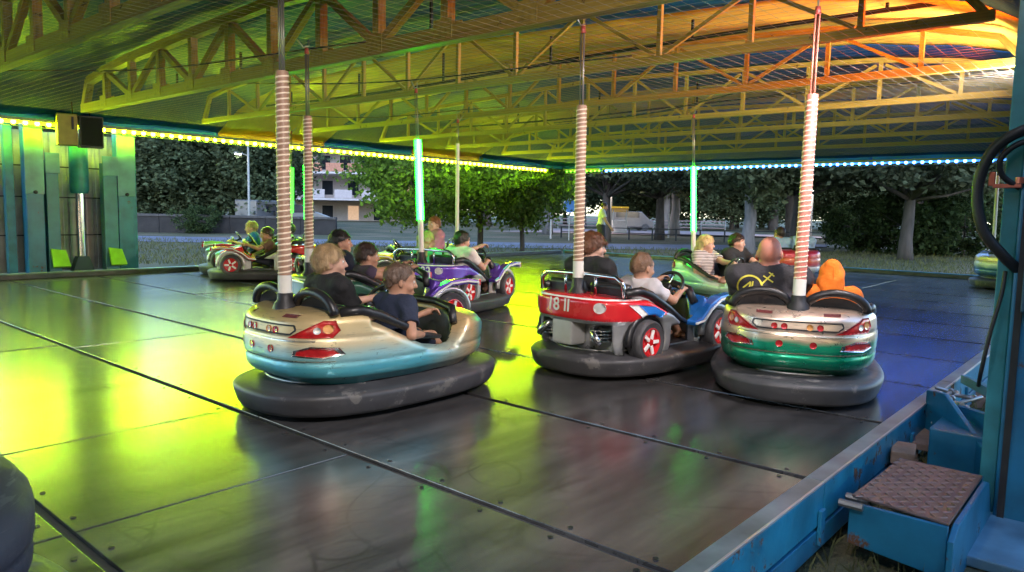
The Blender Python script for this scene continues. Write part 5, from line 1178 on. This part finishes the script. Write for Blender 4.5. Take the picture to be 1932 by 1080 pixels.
# dark buggy behind the gold car
person(at(MC, -.26, .22), 'dark-haired boy on the far seat of the black and blue buggy', .985, lean=4, head=(-30, 0), hair=('short', (.012, .010, .010)), sk=TANSK, shirt=('tee', cloth('dark_blue_tee', (.02, .025, .05))), vox=.0095)
person(at(MC, -.22, -.20), 'dark-haired boy reaching over the wheel of the black and blue buggy', .885, lean=0, head=(-16, 0), RH=(.36, -.16, .66), LH=(.42, -.02, .70), hair=('short', (.045, .024, .018)), sk=TANSK, shirt=('tank', cloth('plum_tank', (.06, .04, .07))), vox=.0085)
# purple buggy
person(at(ME, -.26, .20), 'long-haired girl in a mint green top in the purple buggy', .93, lean=4, head=(-25, 2), hair=('long', (.30, .22, .10)), sk=FAIR, shirt=('tee', cloth('mint_tee', (.10, .55, .30))), vox=.0095)
person(at(ME, -.14, -.19), 'dark-haired boy in a white top steering the purple buggy', .95, lean=0, head=(-22, 5), RH=(.36, -.16, .58), LH=(.46, -.02, .76), hair=('short', (.014, .012, .010)), sk=FAIR, shirt=('tee', WHTT), vox=.0095)
# yellow and lime buggy
person(at(MF, -.26, .18), 'red-haired rider in a pink top behind the purple buggy', 1.09, lean=2, head=(30, 0), hair=('short', (.20, .07, .03)), sk=FAIR, shirt=('tee', cloth('pink_tee', (.45, .20, .28))), vox=.012)
# cars at far left
person(at(MG, -.10, .20), 'child in a brown top bent over the wheel of the red and white buggy', .86, lean=-8, head=(10, 6), hair=('short', (.05, .03, .02)), sk=TANSK, shirt=('tee', cloth('brown_tee', (.16, .09, .06))), vox=.012, RH=(.38, -.05, .58), LH=(.38, .16, .58))
person(at(MG, -.36, -.20), 'dark-haired child in black and white stripes in the red and white buggy', .92, lean=4, head=(0, 0), hair=('short', (.015, .012, .010)), sk=TANSK, shirt=('tee', striped('wide_stripes', (.02, .02, .02), (.65, .65, .62), 5.)), vox=.012)
person(at(MG2, -.05, .18), 'fair-haired child in a blue top in the lime green buggy', .93, lean=-6, head=(0, 4), hair=('short', (.34, .22, .10)), sk=FAIR, shirt=('tee', cloth('blue_tee', (.02, .12, .45))), vox=.012, RH=(.38, -.05, .58), LH=(.38, .16, .58))
# broadside car
person(at(MH, -.24, -.21), 'blonde woman in a striped top in the green and white bumper car', .925, lean=6, head=(24, 2), RH=(.26, -.20, .42), LH=(.42, .0, .60), hair=('bob', (.62, .47, .22)), sk=FAIR, shirt=('tee', striped('fine_stripes', (.07, .06, .07), (.60, .56, .55), 16.)), pants=cloth('cream_shorts', (.55, .50, .42)), vox=.008, seat=.19)
person(at(MH, -.12, .22), 'smiling dark-haired boy in a black top beside the blonde woman', .955, lean=2, head=(18, 2), RH=(.34, -.04, .54), LH=(.46, .12, .52), hair=('short', (.05, .028, .018)), sk=FAIR, shirt=('tee', BLKT), vox=.008, seat=.19)
# red car far back
LBL = cloth('pale_blue_tee', (.36, .50, .66))
person(at(MI, -.24, .20), 'dark-haired rider in a pale blue top in the red and orange car', 1.0, lean=4, head=(30, 0), hair=('short', (.05, .03, .02)), sk=TANSK, shirt=('tee', LBL), vox=.0125)
person(at(MI, -.22, -.20), 'fair-haired rider in a pale blue top in the red and orange car', 1.03, lean=4, head=(-20, 0), hair=('short', (.32, .20, .09)), sk=FAIR, shirt=('tee', LBL), vox=.0125)
person(at(MJ, -.24, -.20), 'rider in a grey-blue top at the right edge behind the post', .95, lean=4, hair=('short', (.2, .18, .16)), sk=FAIR, shirt=('tee', cloth('grey_blue_tee', (.16, .22, .34))), vox=.0125)
# man walking behind the far corner
person(T(17.0, 11.6, 0) @ Rz(radians(-52)), 'man in a pale top walking by the far corner of the arena', 1.63, stand=True, lean=-4, head=(-8, 10), RH=(.30, -.20, .72), LH=(.05, .24, .80), hair=('buzz', (.06, .035, .025)), sk=TANSK, shirt=('tee', cloth('pale_lime_tee', (.52, .52, .46))), pants=cloth('dark_trousers', (.03, .03, .035)), vox=.012, group='people on foot')

# ---------------------------------------------------------------- yellow emblem printed on the bald man's back
def emblem(t):
    sh = [c for c in t.children if c.name.startswith('shirt')][0]; zs = [v.co.z for v in sh.data.vertices]; zt = max(zs); mb = MB()
    YEL = pr('yellow_print', (.62, .55, .06), .7)
    cy, cz = .115, zt - .175
    def stroke(pts, w_):
        n = 0
        for i in range(len(pts) - 1):
            (a, b), (c, d) = pts[i], pts[i+1]; L = math.hypot(c-a, d-b); m = max(1, int(L / .012)); nx, ny = -(d-b)/L*w_/2, (c-a)/L*w_/2
            V = []
            for k in range(m + 1):
                u, v = a + (c-a)*k/m, b + (d-b)*k/m; V += [(-.30, u + nx, v + ny), (-.30, u - nx, v - ny)]
            mb.raw(V, [(2*k, 2*k+1, 2*k+3, 2*k+2) for k in range(m)])
    arc = [(cy + .082*cos(a), cz + .082*sin(a)) for a in np.linspace(radians(200), radians(35), 18)][::-1]
    stroke(arc, .012); stroke([(cy + .082*cos(radians(35)) - .155, cz + .047), (cy + .067 - .155 + .0, cz + .047)], .0001) if False else None
    arc2 = [(cy + .082*cos(a), cz + .082*sin(a)) for a in np.linspace(radians(145), radians(-20), 18)]; stroke(arc2, .011)
    e0 = arc2[-1]; stroke([e0, (e0[0] - .0, e0[1])], .01) if False else None
    k0 = (cy - .077, cz + .028); stroke([k0, (cy - .145, cz + .105)], .010)
    stroke([(cy - .085, cz + .085), (cy - .15, cz + .045)], .009); stroke([(cy - .12, cz + .11), (cy - .155, cz + .085)], .008)
    stroke([(cy + .045, cz - .005), (cy - .005, cz + .04), (cy + .005, cz - .03)], .010); stroke([(cy - .02, cz + .045), (cy - .012, cz - .02)], .010)
    o = mb.build('emblem', YEL, t)
    m = o.modifiers.new('wrap', 'SHRINKWRAP'); m.target = sh; m.wrap_method = 'PROJECT'; m.use_project_x = True; m.use_project_y = False; m.use_project_z = False; m.use_positive_direction = True; m.use_negative_direction = True; m.offset = .003; m.cull_face = 'OFF'; m.wrap_mode = 'OUTSIDE_SURFACE'
    tag(o, 'yellow arc, strokes and star printed on the back of the top')
emblem(D1)
